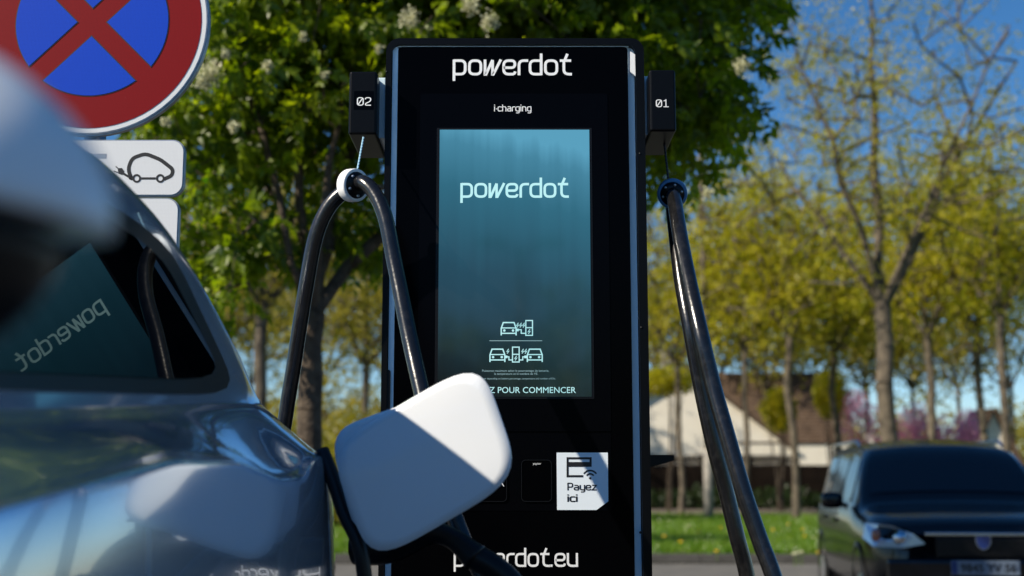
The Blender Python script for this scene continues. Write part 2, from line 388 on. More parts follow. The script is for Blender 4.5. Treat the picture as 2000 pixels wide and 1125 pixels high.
# ------------------------------------------------------------------ ground
def sheet(name, x0, x1, y0, y1, z, m): return tag(mesh(name, [(x0, y0, z), (x1, y0, z), (x1, y1, z), (x0, y1, z)], [(0, 1, 2, 3)], m), kind='structure')
sheet('ground', -900, 900, -900, 1500, -.012, M['turf'])
sheet('car_park', -40, 40, -30, 15.2, 0, M['asphalt'])
sheet('road', -60, 60, 15.2, 19.3, -.004, M['paving'])
kb = tag(mesh('kerb', [(-30, 19.3, 0), (-4.2, 19.3, 0), (-4.2, 19.5, 0), (-30, 19.5, 0), (-30, 19.3, .12), (-4.2, 19.3, .12), (-4.2, 19.5, .12), (-30, 19.5, .12)],
    [(0, 1, 5, 4), (4, 5, 6, 7), (1, 2, 6, 5)], M['kerb']), kind='structure')
bmk = bmesh.new(); add_box(bmk, -.495, .495, -.09, .09, 0, .13, .012, 2); mk = bpy.data.meshes.new('kerb_stone'); bmk.to_mesh(mk); bmk.free()
rng = random.Random(3)
for i in range(20):
    o = link('kerb_stone', mk, M['kerb'], kb); o.location = (-3.7 + i, 19.4 + rng.uniform(-.006, .006), rng.uniform(-.006, .004)); o.rotation_euler = (0, 0, rng.uniform(-.004, .004))
sheet('lawn', -60, 60, 19.5, 40.5, .1, M['turf'])
sheet('earth_path', -60, 60, 40.5, 52.2, .11, M['soil'])

# grass blades
rg = np.random.default_rng(5)
def grass(n, x0, x1, y0, y1, z, h0, h1, wd):
    x = rg.uniform(x0, x1, n); y = y0 + (y1 - y0) * rg.random(n) ** 1.4; a = rg.uniform(0, 2 * np.pi, n); h = rg.uniform(h0, h1, n); ln = rg.normal(0, .35, (n, 2))
    B = np.stack([x, y, np.full(n, z)], 1); S = np.stack([np.cos(a), np.sin(a), np.zeros(n)], 1) * wd
    T = B + np.stack([ln[:, 0] * h, ln[:, 1] * h, h], 1)
    V = np.stack([B - S, B + S, T], 1).reshape(-1, 3); return V
Vg = np.concatenate([grass(70000, -5, 16, 19.55, 40, .1, .05, .15, .014), grass(4000, -5, 16, 19.5, 19.9, .1, .08, .2, .012), grass(5000, -5, 20, 39.5, 41.5, .1, .06, .2, .03)])
tag(mesh_np('grass_blades', Vg, np.arange(len(Vg)).reshape(-1, 3), M['grass']), 'short bright green verge grass beyond the road kerb', 'grass', kind='stuff')

# ------------------------------------------------------------------ trees
def leaf_mesh(pos, d, nrm, ln, wd, fine=False):
    side = np.cross(d, nrm); L = ln[:, None]; Wd = wd[:, None]
    if fine:
        A = pos; B = pos + d * L * .35 + side * Wd + nrm * Wd * .35; C = pos + d * L * .4; D = pos + d * L * .35 - side * Wd + nrm * Wd * .35; E = pos + d * L - nrm * L * .12
        V = np.stack([A, B, C, D, E], 1).reshape(-1, 3); k = np.arange(len(pos))[:, None] * 5
        Fc = np.concatenate([k + [0, 1, 2], k + [0, 2, 3], k + [1, 4, 2], k + [2, 4, 3]])
    else:
        A = pos; B = pos + d * L * .45 + side * Wd; C = pos + d * L; D = pos + d * L * .45 - side * Wd + nrm * Wd * .5
        V = np.stack([A, B, C, D], 1).reshape(-1, 3); k = np.arange(len(pos))[:, None] * 4
        Fc = np.concatenate([k + [0, 1, 2], k + [0, 2, 3]])
    return V, Fc
def unit(v): return v / (np.linalg.norm(v, axis=-1, keepdims=True) + 1e-9)
def sprays(r, C, per, cr, twig, nleaf, lsize, droop=.35, flat=.8):
    """leaf sprays round clump centres C"""
    n = len(C) * per; c = np.repeat(C, per, 0); off = unit(r.normal(size=(n, 3))) * (r.random((n, 1)) ** .6) * cr; off[:, 2] *= flat
    o = c + off; D = unit(unit(off) + r.normal(size=(n, 3)) * .5 + [0, 0, -droop]); tl = twig * r.uniform(.6, 1.3, n)
    N = unit(np.cross(D, r.normal(size=(n, 3)))); N[:, 2] = np.abs(N[:, 2]); N = unit(N - D * (N * D).sum(1, keepdims=True)); S = np.cross(D, N)
    P, Dd, Nn, Ls = [], [], [], []
    for k in range(nleaf):
        f = (k // 2 + .5) / (nleaf / 2); sgn = 1 if k % 2 else -1
        if k == nleaf - 1: sgn = 0; f = 1.
        P.append(o + D * (tl * f)[:, None]); dd = unit(D * .75 + S * sgn * .8 + [0, 0, -.25] + r.normal(size=(n, 3)) * .22); Dd.append(dd)
        nn = unit(N + r.normal(size=(n, 3)) * .3); nn = unit(nn - dd * (nn * dd).sum(1, keepdims=True)); Nn.append(nn); Ls.append(lsize * r.uniform(.65, 1.25, n))
    return np.concatenate(P), np.concatenate(Dd), np.concatenate(Nn), np.concatenate(Ls)
def tubes_np(A, B, ra, rb, n):
    T = unit(B - A); ref = np.where(np.abs(T[:, 2:3]) < .9, [[0, 0, 1.]], [[1., 0, 0]]); U = unit(np.cross(T, ref)); V = np.cross(T, U)
    an = np.arange(n) * 2 * np.pi / n; ring = U[:, None] * np.cos(an)[None, :, None] + V[:, None] * np.sin(an)[None, :, None]
    V1 = A[:, None] + ring * ra[:, None, None]; V2 = B[:, None] + ring * rb[:, None, None]
    VV = np.concatenate([V1, V2], 1).reshape(-1, 3); k = np.arange(len(A))[:, None, None] * 2 * n; i = np.arange(n); j = (i + 1) % n
    q = np.stack([i, j, j + n, i + n], 1)[None]; return VV, (k + q).reshape(-1, 4)
def tree(name, label, cat, base, path, r0, ells, nc, seed, per=5, cr=.45, twig=.25, nleaf=5, lsize=.1, lw=.26, leaf='leaf_far', bark='bark_pale', group=None,
         step=.5, rmin=.008, fine=False, hole=.0, singles=0, extra_limbs=(), tube_n=8, droop=.35, blossom=0, expo=.42):
    r = np.random.default_rng(seed); t = thing(name, label, cat, (base[0], base[1], 0), group)
    nodes = [np.array([base[0], base[1], -.05])]; par = [-1]
    def extend(start, pts):
        cur = start
        for p in pts:
            p = np.array(p, float); a = nodes[cur]; m = max(1, int(np.linalg.norm(p - a) / step))
            for k in range(1, m + 1):
                q = a + (p - a) * k / m + (r.normal(size=3) * step * .06 if k < m else 0); nodes.append(q); par.append(cur); cur = len(nodes) - 1
        return cur
    extend(0, path)
    for lim in extra_limbs:
        P = np.array(nodes); s = int(np.argmin(np.linalg.norm(P - np.array(lim[0]), axis=1))); extend(s, lim[1:])
    C = []; vol = np.array([e[3] * e[4] * e[5] for e in ells]); vol = vol / vol.sum()
    ph = r.uniform(0, 6, 3)
    while len(C) < nc:
        e = ells[r.choice(len(ells), p=vol)]; u = unit(r.normal(size=3)) * r.random() ** .42
        p = np.array(e[:3]) + u * np.array(e[3:6])
        if hole and (np.sin(p[0] * 2.1 + ph[0]) + np.sin(p[1] * 1.7 + ph[1]) + np.sin(p[2] * 2.4 + ph[2])) < -3 + hole * 3: continue
        C.append(p)
    C = np.array(C); P0 = np.array(nodes); dd = np.array([np.min(np.linalg.norm(P0 - c, axis=1)) for c in C]); C = C[np.argsort(dd)]
    NP = np.zeros((len(nodes) + nc * 14, 3)); NP[:len(nodes)] = nodes; cnt = len(nodes); bz = path[0][2] * .85
    tips = []
    for c in C:
        D = NP[:cnt] - c; d = np.linalg.norm(D, axis=1) + .9 * np.maximum(0, D[:, 2]) + np.where(NP[:cnt, 2] < bz, 50, 0)
        s = int(np.argmin(d)); a = NP[s].copy(); L = np.linalg.norm(c - a); m = min(12, max(1, int(L / step)))
        up = np.array([0, 0, L * .16]) + r.normal(size=3) * L * .07; cur = s
        for k in range(1, m + 1):
            f = k / m; NP[cnt] = a + (c - a) * f + up * math.sin(math.pi * f); par.append(cur); cur = cnt; cnt += 1
        tips.append(cur)
    NP = NP[:cnt]; wgt = np.zeros(cnt); 
    for k in tips: wgt[k] += 1
    for k in range(cnt - 1, 0, -1): wgt[par[k]] += wgt[k]
    rad = np.maximum(rmin, r0 * (np.maximum(wgt, .5) / wgt[0]) ** expo)
    z = NP[:, 2]; trunk_mask = np.arange(cnt) < len(nodes)
    idx = np.arange(1, cnt); pr = np.array(par[1:]); ra = np.minimum(rad[pr], rad[idx] * 1.35); rb = rad[idx]
    ra = np.where(pr == 0, rad[0] * 1.25, ra)
    big = (idx < len(nodes))
    V, Fc = tubes_np(NP[pr[big]], NP[idx[big]], ra[big], rb[big], 12); mesh_np('trunk', V, Fc, M[bark], t, True)
    sm = ~big
    V, Fc = tubes_np(NP[pr[sm]], NP[idx[sm]], ra[sm], rb[sm], 5); o = mesh_np('branches', V, Fc, M[bark], t, True); o['kind'] = 'stuff'
    pos, d, nn, ln = sprays(r, C, per, cr, twig, nleaf, lsize, droop)
    if singles:                       # the leaves that show largest: one object each
        near = np.argsort(np.linalg.norm(pos - [0, 0, CAMZ], axis=1))[:singles]; keep = np.ones(len(pos), bool); keep[near] = False
        V, Fc = leaf_mesh(np.zeros((1, 3)), np.array([[1., 0, 0]]), np.array([[0, 0, 1.]]), np.array([1.]), np.array([lw]), True)
        first = None
        for k in near:
            if first is None: o = mesh_np('leaf', V, Fc, M[leaf], t); first = o.data
            else: o = link('leaf', first, M[leaf], t)
            x = d[k]; zc = nn[k]; y = np.cross(zc, x); s = ln[k]
            o.matrix_basis = Matrix(((x[0] * s, y[0] * s, zc[0] * s, pos[k][0]), (x[1] * s, y[1] * s, zc[1] * s, pos[k][1]), (x[2] * s, y[2] * s, zc[2] * s, pos[k][2]), (0, 0, 0, 1)))
        pos, d, nn, ln = pos[keep], d[keep], nn[keep], ln[keep]
    V, Fc = leaf_mesh(pos, d, nn, ln, ln * lw, fine); o = mesh_np('foliage', V, Fc, M[leaf], t); o['kind'] = 'stuff'
    return t

# big green tree behind the charger ---------------------------------
TY = 9.0
def E(px, py, rx, ry, Y=TY, rd=1.4):
    p = W(px, py, Y); k = Y / F * 1.01; return (p.x, p.y, p.z, rx * k, rd, ry * k)
b0 = W(604, 860, TY); fk = W(612, 610, TY)
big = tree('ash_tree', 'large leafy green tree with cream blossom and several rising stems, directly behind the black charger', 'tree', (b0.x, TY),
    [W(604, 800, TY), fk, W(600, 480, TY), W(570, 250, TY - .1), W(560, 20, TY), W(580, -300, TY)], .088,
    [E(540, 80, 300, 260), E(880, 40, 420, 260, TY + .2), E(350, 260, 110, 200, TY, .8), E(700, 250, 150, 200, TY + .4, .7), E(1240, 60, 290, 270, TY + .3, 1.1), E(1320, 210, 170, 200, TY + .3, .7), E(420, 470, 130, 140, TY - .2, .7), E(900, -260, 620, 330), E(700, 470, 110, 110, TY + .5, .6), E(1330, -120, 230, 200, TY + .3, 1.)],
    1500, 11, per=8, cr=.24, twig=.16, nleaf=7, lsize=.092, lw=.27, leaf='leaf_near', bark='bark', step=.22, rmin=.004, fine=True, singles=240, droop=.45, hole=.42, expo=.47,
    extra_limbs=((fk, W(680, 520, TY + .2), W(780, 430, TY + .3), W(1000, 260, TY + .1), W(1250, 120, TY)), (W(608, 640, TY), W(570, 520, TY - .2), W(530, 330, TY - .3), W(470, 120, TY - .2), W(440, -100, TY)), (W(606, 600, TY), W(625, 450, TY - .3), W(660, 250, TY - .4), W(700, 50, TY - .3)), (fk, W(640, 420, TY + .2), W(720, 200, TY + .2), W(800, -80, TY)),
                 (W(606, 560, TY), W(500, 430, TY - .2), W(380, 330, TY - .3)), (W(600, 480, TY), W(520, 360, TY + .4), W(430, 150, TY + .4)), (W(780, 430, TY - .5), W(1000, 330, TY - .2), W(1300, 260, TY + .2))))
# cream blossom clusters
rb_ = np.random.default_rng(4)
for (px, py, s, Y) in ((410, 140, 22, 7.9), (397, 160, 13, 7.9), (800, 38, 17, 8), (955, 42, 15, 8), (1448, 128, 14, 8.6), (592, 72, 6, 7.8), (522, 128, 8, 7.7), (440, 106, 6, 7.7), (634, 145, 5, 7.7), (456, 247, 8, 7.8), (740, 95, 6, 8), (920, 10, 15, 8), (1382, 378, 9, 8.5), (325, 238, 7, 7.8)):
    Y -= .35; c = np.array(W(px, py, Y)); n = int(60 + s * 12); rr_ = s * Y / F
    p = c + rb_.normal(size=(n, 3)) * rr_ * np.array([.5, .5, .55]); d = unit(rb_.normal(size=(n, 3))); q = unit(np.cross(d, rb_.normal(size=(n, 3))))
    V, Fc = leaf_mesh(p, d, q, np.full(n, .017), np.full(n, .009)); o = mesh_np('blossom_cluster', V, Fc, M['blossom'], big); o['kind'] = 'stuff'

# street trees beyond the lawn ---------------------------------------
def far_tree(px, Y, top_py, wpx, fork_py, tw, label, seed, nc=260, leaf='leaf_far', base_py=None, lean=0, spread=1., cx=None, name='street_tree', group='bare spring trees beyond the lawn', **kw):
    k = Y / F; b = W(px, 940, Y); top = W(px, top_py, Y); fz = W(px, fork_py, Y); zc = (top.z + fz.z) / 2 + .1 * (top.z - fz.z); rz = (top.z - fz.z) / 2 * 1.05
    c = b.x if cx is None else W(cx, 900, Y).x; kw.setdefault('lsize', .0032 * Y); kw.setdefault('twig', .014 * Y); kw.setdefault('cr', .026 * Y); kw.setdefault('per', 8)
    path = [(b.x, Y, fz.z * .5), (b.x + lean, Y, fz.z), (b.x + lean * 1.5, Y, (fz.z + top.z) / 2), (b.x + lean, Y, top.z * .97)]
    ex = [((b.x + lean, Y, fz.z), (b.x + s1 * wpx * k * .28, Y + s2, (fz.z * .55 + top.z * .45)), (b.x + s1 * wpx * k * .5, Y + s2 * 1.4, (fz.z * .25 + top.z * .75))) for s1, s2 in ((1, .5), (-1, .9), (.7, -1.2), (-.6, -1))]
    return tree(name, label, 'tree', (b.x, Y), path, tw * k * .36, [(c, Y, zc, wpx * k / 2, wpx * k / 2 * .8, rz), (c, Y, zc - rz * .45, wpx * k / 2 * 1.2, wpx * k / 2 * .8, rz * .62)], int(nc * .95), seed, leaf=leaf, group=group, step=.028 * Y,
                rmin=.0008 * Y, extra_limbs=ex, lw=.34, expo=.5, **{**dict(hole=.5), **kw})
far_tree(1738, 28, -60, 640, 600, 46, 'tallest thin-leaved tree with a thick forked trunk above the dark people carrier', 21, nc=330, nleaf=5, per=9, lean=.0, hole=.6, lsize=.085, cr=.5)
far_tree(1462, 40, 330, 300, 690, 15, 'slim trunk in front of the cream gable, right of the hanging cables', 22, nc=210)
far_tree(1553, 38, 300, 330, 660, 20, 'slim straight trunk before the brown tiled roof of the house', 23, nc=230)
far_tree(1328, 43, 380, 280, 720, 15, 'slender young tree in front of the cream gable beside the charger', 24, nc=170)
far_tree(1640, 42, 400, 260, 690, 18, 'ivy dark tree at the right end of the house wall, left of the pink blossom', 25, nc=230)
far_tree(1824, 36, 300, 300, 660, 22, 'tree rising between the two pink blossom bushes over the car roof', 26, nc=240)
far_tree(1926, 38, 330, 280, 640, 20, 'tree trunk just left of the far white gable at the right edge', 27, nc=210)
far_tree(1972, 34, 250, 330, 620, 22, 'rightmost roadside tree, its trunk at the right edge of the photo', 28, nc=250)
far_tree(503, 21, 300, 420, 600, 34, 'dark trunked tree seen left of the big green tree, behind the white car roof', 29, nc=300, leaf='leaf_back')
far_tree(712, 34, 420, 330, 720, 20, 'thin tree between the big green tree trunk and the charger', 30, nc=260, leaf='leaf_back')
far_tree(400, 40, 430, 380, 700, 18, 'yellowish tree farthest left, showing between car pillar and signs', 31, nc=240, leaf='leaf_back')
BACK = ['far thin tree just right of the charger, behind the chimney end of the house', 'far thin tree rising behind the peak of the cream gable', 'far thin tree behind the roof between gable and wing', 'far thin tree behind the middle of the brown tiled roof',
        'far thin tree behind the left pink blossom bush', 'far thin tree behind the middle pink blossom bush', 'far thin tree behind the right pink blossom bush', 'far thin tree at the right edge behind the far white gable',
        'far thin tree seen between the big tree trunk and the thin tree by the charger', 'far thin tree leftmost behind the signs and the car roof', 'far thin tree behind the dark forked trunk on the left', 'far thin tree directly left of the charger body']
k = 40
for px, Y, tp, wp in ((1290, 60, 470, 260), (1395, 62, 450, 280), (1500, 58, 430, 280), (1600, 64, 470, 260), (1700, 60, 520, 260), (1790, 62, 500, 260), (1880, 58, 470, 270), (1985, 60, 400, 300), (620, 52, 330, 420), (330, 55, 330, 420), (480, 56, 300, 400), (760, 50, 350, 360)):
    far_tree(px, Y, tp, wp, 760, 11, BACK[k - 40], k, nc=150, leaf='leaf_back', group='back row of thin trees', name='background_tree', per=7)
    k += 1

# hedge on the left below the trees, low plants along the fence
def shrub_mass(name, label, cat, boxes, n, leaf, ls, seed, kind=None, stem=True):
    r = np.random.default_rng(seed); P = []
    for (cx, cy, cz, rx, ry, rz) in boxes:
        m = n // len(boxes); u = unit(r.normal(size=(m, 3))) * r.random((m, 1)) ** .33; P.append(np.array([cx, cy, cz]) + u * [rx, ry, rz])
    P = np.concatenate(P); P = P[P[:, 2] > .05]; d = unit(r.normal(size=P.shape)); q = unit(np.cross(d, r.normal(size=P.shape))); L = ls * r.uniform(.6, 1.3, len(P))
    V, Fc = leaf_mesh(P, d, q, L, L * .3)
    if kind == 'stuff' or not stem: return tag(mesh_np(name, V, Fc, M[leaf]), label, cat, kind=kind)
    b = boxes[0]; t = thing(name, label, cat, (b[0], b[1], 0)); o = mesh_np('foliage', V, Fc, M[leaf], t); o['kind'] = 'stuff'
    A, B, ra, rb2 = [], [], [], []
    for k in range(7 if kind is None and n < 5000 else 40):
        e = boxes[r.integers(len(boxes))]; A.append([e[0] + r.normal() * .1, e[1], .1]); B.append([e[0] + r.uniform(-.8, .8) * e[3], e[1] + r.uniform(-.6, .6) * e[4], e[2] + r.uniform(-.2, .7) * e[5]]); ra.append(.035 if n < 5000 else .05); rb2.append(.01)
    V, Fc = tubes_np(np.array(A), np.array(B), np.array(ra), np.array(rb2), 5); mesh_np('stems', V, Fc, M['bark'], t, True)
    return t
hb = []
for i in range(9):
    p = W(330 + i * 60, 860, 31 + (i % 3)); hb.append((p.x, p.y, 1.1, 1.2, 1., 1.7 + .45 * math.sin(i * 2.2)))
shrub_mass('hedge', 'broad olive green hedge low behind the trunk of the big tree', 'hedge', hb, 26000, 'leaf_back', .12, 7)
hb = [(x, 51.2, .45, .9, .5, .5 + .18 * math.sin(x * 1.9)) for x in np.arange(4, 24, 1.2)]
shrub_mass('ground_ivy', 'dark low ivy along the foot of the slatted fence', 'ivy', hb, 9000, 'leaf_dark', .14, 8, kind='stuff')
hb = []
for i in range(8):
    p = W(300 + i * 70, 860, 46 + (i % 3)); hb.append((p.x, p.y, 2.6, 1.6, 1., 2.6 + .7 * math.sin(i * 1.7)))
shrub_mass('tall_hedge', 'tall olive bushes behind the lower hedge between the tree trunks on the left', 'bushes', hb, 15000, 'leaf_back', .19, 17)
hb = [(W(px, 900, 105).x, 105 + (i % 3) * 4, 2.4, 5.5, 3, 4.8 + 1.4 * math.sin(i * 2.1)) for i, px in enumerate(list(range(260, 780, 75)) + list(range(1600, 2120, 75)))]
shrub_mass('distant_woodland', 'hazy low wood far off behind the houses and trees', 'trees', hb, 26000, 'leaf_back', .5, 19, kind='stuff')
# pink blossom
for j, (lab, bl) in enumerate((('left pink blossom bush behind the dark car, nearest the house', [(1690, 830, 50, 45), (1720, 860, 50, 40), (1672, 790, 26, 30)]),
                               ('middle pink blossom bush between two trunks behind the dark car', [(1790, 830, 42, 45), (1800, 855, 50, 35)]),
                               ('right pink blossom bush behind the dark car roof, reaching right', [(1865, 845, 45, 40), (1895, 830, 28, 35), (1850, 865, 40, 30)]))):
    bx = []
    for (px, py, a, b) in bl:
        p = W(px, py, 46); bx.append((p.x, p.y, p.z, a * 46 / F, .8, b * 46 / F))
    shrub_mass('blossom_bush', lab, 'blossoming bush', bx, 1300, 'pink', .13, 60 + j)['group'] = 'pink blossoming bushes'
# yellow green shrub in front of the house
for j, (px, py, a, b, lab) in enumerate(((1520, 800, 34, 44, 'yellow green shrub in front of the brown roof, left one'), (1622, 770, 34, 50, 'yellow green shrub at the right of the brown roof'), (1300, 745, 60, 30, 'yellow leafed small tree crown against the cream gable'))):
    p = W(px, py, 47); t = shrub_mass('shrub', lab, 'shrub', [(p.x, p.y, p.z, a * 47 / F, .9, b * 47 / F)], 1500, 'leaf_far', .17, 70 + j)

# dandelions
def dandelion_mesh():
    bm = bmesh.new(); bmesh.ops.create_cone(bm, cap_ends=True, segments=6, radius1=.006, radius2=.006, depth=.2, matrix=Matrix.Translation((0, 0, .1)))
    return bm
st = dandelion_mesh(); me_s = bpy.data.meshes.new('stem'); st.to_mesh(me_s); st.free(); me_s.materials.append(M['grass'])
bm = bmesh.new(); bmesh.ops.create_uvsphere(bm, u_segments=8, v_segments=5, radius=.032, matrix=Matrix.Translation((0, 0, .21)) @ Matrix.Diagonal((1, 1, .6, 1)))
me_f = bpy.data.meshes.new('flower_head'); bm.to_mesh(me_f); bm.free(); M['yellow'] = mat('yellow', (.8, .5, .01), .7); me_f.materials.append(M['yellow'])
me_w = me_f.copy(); me_w.materials.clear(); me_w.materials.append(M['blossom'])
rng = random.Random(9)
dl = [(1540, 1025, 1), (1568, 1035, 1), (1572, 1045, 1), (1510, 1040, 1), (1408, 1028, 1), (1365, 1040, 1), (1345, 1032, 0), (1590, 1048, 0), (1298, 1050, 1), (1330, 1062, 1), (1480, 1062, 1), (1558, 1082, 0), (1566, 1084, 0), (1552, 1085, 0), (1600, 1085, 1), (1305, 1015, 0), (1440, 1020, 1), (1400, 1075, 1)]
for (px, py, yl) in dl:
    Yd = 1.0 * F / max(60, (py - 938)); Yd = min(Yd * 1.0, 38); p = W(px, py, Yd)
    t = thing('dandelion' if yl else 'daisy', 'small yellow dandelion flower standing in the lawn grass' if yl else 'small white daisy head standing in the lawn grass', 'flower', (p.x, Yd, .1), 'yellow dandelions in the lawn' if yl else 'white flowers in the lawn')
    t.scale = (1, 1, rng.uniform(.6, 1)); 
    for nm, d_ in (('stem', me_s), ('flower_head', me_f if yl else me_w)):
        o = bpy.data.objects.new(nm, d_); COL.objects.link(o); o.parent = t

# ------------------------------------------------------------------ house, fence, pole
HY = 56.0
house = thing('house', 'cream rendered house with a gable and a brown tiled wing behind the fence', 'house', (W(1400, 940, HY).x, HY, 0))
g = [XZ(1180, 960, HY), XZ(1180, 820, HY), XZ(1340, 722, HY), XZ(1530, 866, HY), XZ(1530, 960, HY)]
g = [(x, max(z, 0)) for x, z in g]
prism('wall', g, HY, 6, M['render_wall'], house)
g = [XZ(1534, 866, HY), XZ(1666, 866, HY)]; x0, x1, ze = g[0][0], g[1][0] + .05, g[0][1]
box('wall', XZ(1480, 0, HY)[0], x1, HY + .04, HY + 6, 0, ze - .03, M['render_wall'], house)
# wing roof as stepped tile courses
vs, fs = [], []; zr = XZ(1500, 728, HY + 3)[1]; n = 20; xl = XZ(1392, 0, HY)[0]
for i in range(n):
    y0 = HY - .02 + 3.2 * i / n; y1 = HY - .02 + 3.2 * (i + 1) / n; z0 = ze + (zr - ze) * i / n; z1 = ze + (zr - ze) * (i + 1) / n; m_ = 34
    for j in range(m_):
        a = xl + (x1 + .2 - xl) * j / m_; b = xl + (x1 + .2 - xl) * (j + .96) / m_; e = .04 + .015 * ((i * 7 + j * 5) % 3); B = len(vs)
        vs += [(a, y0, z0), (b, y0, z0), (b, y0, z0 + e), (a, y0, z0 + e), (a, y1, z1 + .02), (b, y1, z1 + .02)]
        fs += [(B, B + 1, B + 2, B + 3), (B + 3, B + 2, B + 5, B + 4)]
o = mesh('roof_tiles', vs, fs, M['tile'], house); o['kind'] = 'stuff'
vs = [(xl, HY - .02, ze - .02), (x1 + .2, HY - .02, ze - .02), (x1 + .2, HY + 3.05, zr - .03), (xl, HY + 3.05, zr - .03), (x1 + .2, HY + 6.2, ze), (xl, HY + 6.2, ze)]
mesh('roof', vs, [(0, 1, 2, 3), (3, 2, 4, 5)], M['tile'], house)
def beam(name, a, b, w, h, m, parent, y0, y1):
    a = Vector(a); b = Vector(b); d = (b - a).normalized(); nrm = Vector((-d.y, d.x)); q = [a, b, b + nrm * h, a + nrm * h]
    return prism(name, [(p.x, p.y) for p in q], y0, y1 - y0, m, parent)
ga, gp, gb = XZ(1165, 829, HY), XZ(1340, 722, HY), XZ(1545, 877, HY)
beam('roof_slope', ga, gp, 0, .14, M['tile'], house, HY - .25, HY + 6.2); beam('roof_slope', (gp[0] + .003, gp[1]), gb, 0, .14, M['tile'], house, HY - .25, HY + 6.2)
box('corner_post', XZ(1655, 0, HY)[0], XZ(1668, 0, HY)[0], HY - .06, HY + .035, 0, ze + .4, M['render_wall'], house)
box('chimney', XZ(1290, 0, HY)[0], XZ(1306, 0, HY)[0], HY + 2, HY + 2.5, 4, XZ(0, 670, HY)[1], M['concrete'], house)
def small_gable(px0, px1, pk, top, eave, Y, label):
    t = thing('house', label, 'house', (W(pk, 940, Y).x, Y, 0)); a = XZ(px0, eave, Y); b = XZ(px1, eave, Y); c = XZ(pk, top, Y)
    prism('wall', [(a[0], 0), (b[0], 0), b, c, a], Y, 2.4, M['render_wall'], t)
    beam('roof_slope', (a[0] - .2, a[1] - .15), c, 0, .15, M['tile'], t, Y - .3, Y + 2.6); beam('roof_slope', (c[0] + .003, c[1]), (b[0] + .2, b[1] - .15), 0, .15, M['tile'], t, Y - .3, Y + 2.6)
    return t
small_gable(1905, 1985, 1938, 800, 905, 58, 'far white gabled house at the right edge behind tree trunks')
small_gable(560, 700, 620, 800, 880, 64, 'pale house hidden behind the hedge left of the charger')
# slatted fence, panels between posts
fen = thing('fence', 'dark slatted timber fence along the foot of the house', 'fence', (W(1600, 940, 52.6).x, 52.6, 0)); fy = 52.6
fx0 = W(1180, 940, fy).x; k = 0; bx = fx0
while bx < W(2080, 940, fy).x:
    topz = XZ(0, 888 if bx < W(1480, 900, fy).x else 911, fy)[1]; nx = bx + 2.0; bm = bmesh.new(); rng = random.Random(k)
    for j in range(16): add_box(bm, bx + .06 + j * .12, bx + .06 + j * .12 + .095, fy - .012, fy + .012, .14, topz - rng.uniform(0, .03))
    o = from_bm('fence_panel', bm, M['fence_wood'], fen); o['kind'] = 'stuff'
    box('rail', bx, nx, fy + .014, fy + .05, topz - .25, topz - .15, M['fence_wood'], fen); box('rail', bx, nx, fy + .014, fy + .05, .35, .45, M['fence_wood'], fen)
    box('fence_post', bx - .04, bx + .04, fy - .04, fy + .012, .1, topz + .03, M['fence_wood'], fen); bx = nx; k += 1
# dark panel behind the fence, keeping the house wall out of its gaps
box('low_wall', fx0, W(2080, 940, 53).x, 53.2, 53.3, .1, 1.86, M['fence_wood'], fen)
# pole
p = W(1385, 1015, 39.5); lp = thing('lamp_post', 'slim tall grey post with a pale base standing in the lawn beside the cables', 'lamp post', (p.x, 39.5, .1))
tube('post', [(p.x, 39.5, 2.2), (p.x, 39.5, 6), (p.x - .02, 39.5, 12.5)], [.10, .09, .07], M['bark_pale'], lp, 12)
tube('base', [(p.x, 39.5, .05), (p.x, 39.5, 2.19)], [.15, .13], M['concrete'], lp, 12)
box('lantern', p.x - .9, p.x + .1, 39.4, 39.6, 12.45, 12.6, M['concrete'], lp, .03)

# ------------------------------------------------------------------ the place behind the camera (seen in reflections)
ls = thing('street_lamp', 'double arm street lamp standing in the car park behind the camera', 'street lamp', (.2, -22, 0))
tube('post', [(.2, -22, 0), (.2, -22, 6.5)], [.11, .08], M['plastic_black'], ls)
for s in (-1, 1):
    tube('arm', [(.2, -22, 6.35), (.2 + s * .4, -22, 6.5), (.2 + s * .8, -22, 6.55)], .05, M['plastic_black'], ls, 8)
    box('lantern', .2 + min(s * .35, s * 1.0), .2 + max(s * .35, s * 1.0), -22.2, -21.8, 6.5, 6.66, M['plastic_black'], ls, .03)
hb2 = thing('house', 'low brown roofed building standing behind the camera', 'building', (-6, -40, 0))
box('wall', -16, 1, -48, -40, 0, 3, M['render_wall'], hb2)
prism('roof', [(-16.5, 3.002), (1.5, 3.002), (-2, 5.9), (-13, 5.9)], -48.5, 9, M['tile'], hb2)
rbx = []
for i in range(26):
    a = R(-172 + i * 6.6) ; d = 34 + (i * 7 % 5) * 3; x = 14 + math.sin(a + R(170)) * 0 + 42 * math.cos(a); y = -8 + d * math.sin(a)
    if y < -6: rbx.append((x, y, 3.0 + (i * 5 % 3) * .5, 4.5, 3, 3.6 + (i * 3 % 4) * .6))
shrub_mass('distant_trees', 'distant green tree belt round the car park behind the camera', 'trees', rbx, 16000, 'leaf_near', .8, 33, kind='stuff')
rbx = [(9 + (i % 2) * 1.5, 2 + i * 2.6, 3.4 + (i * 5 % 3) * .5, 1.9, 2., 2.2) for i in range(-3, 3)]

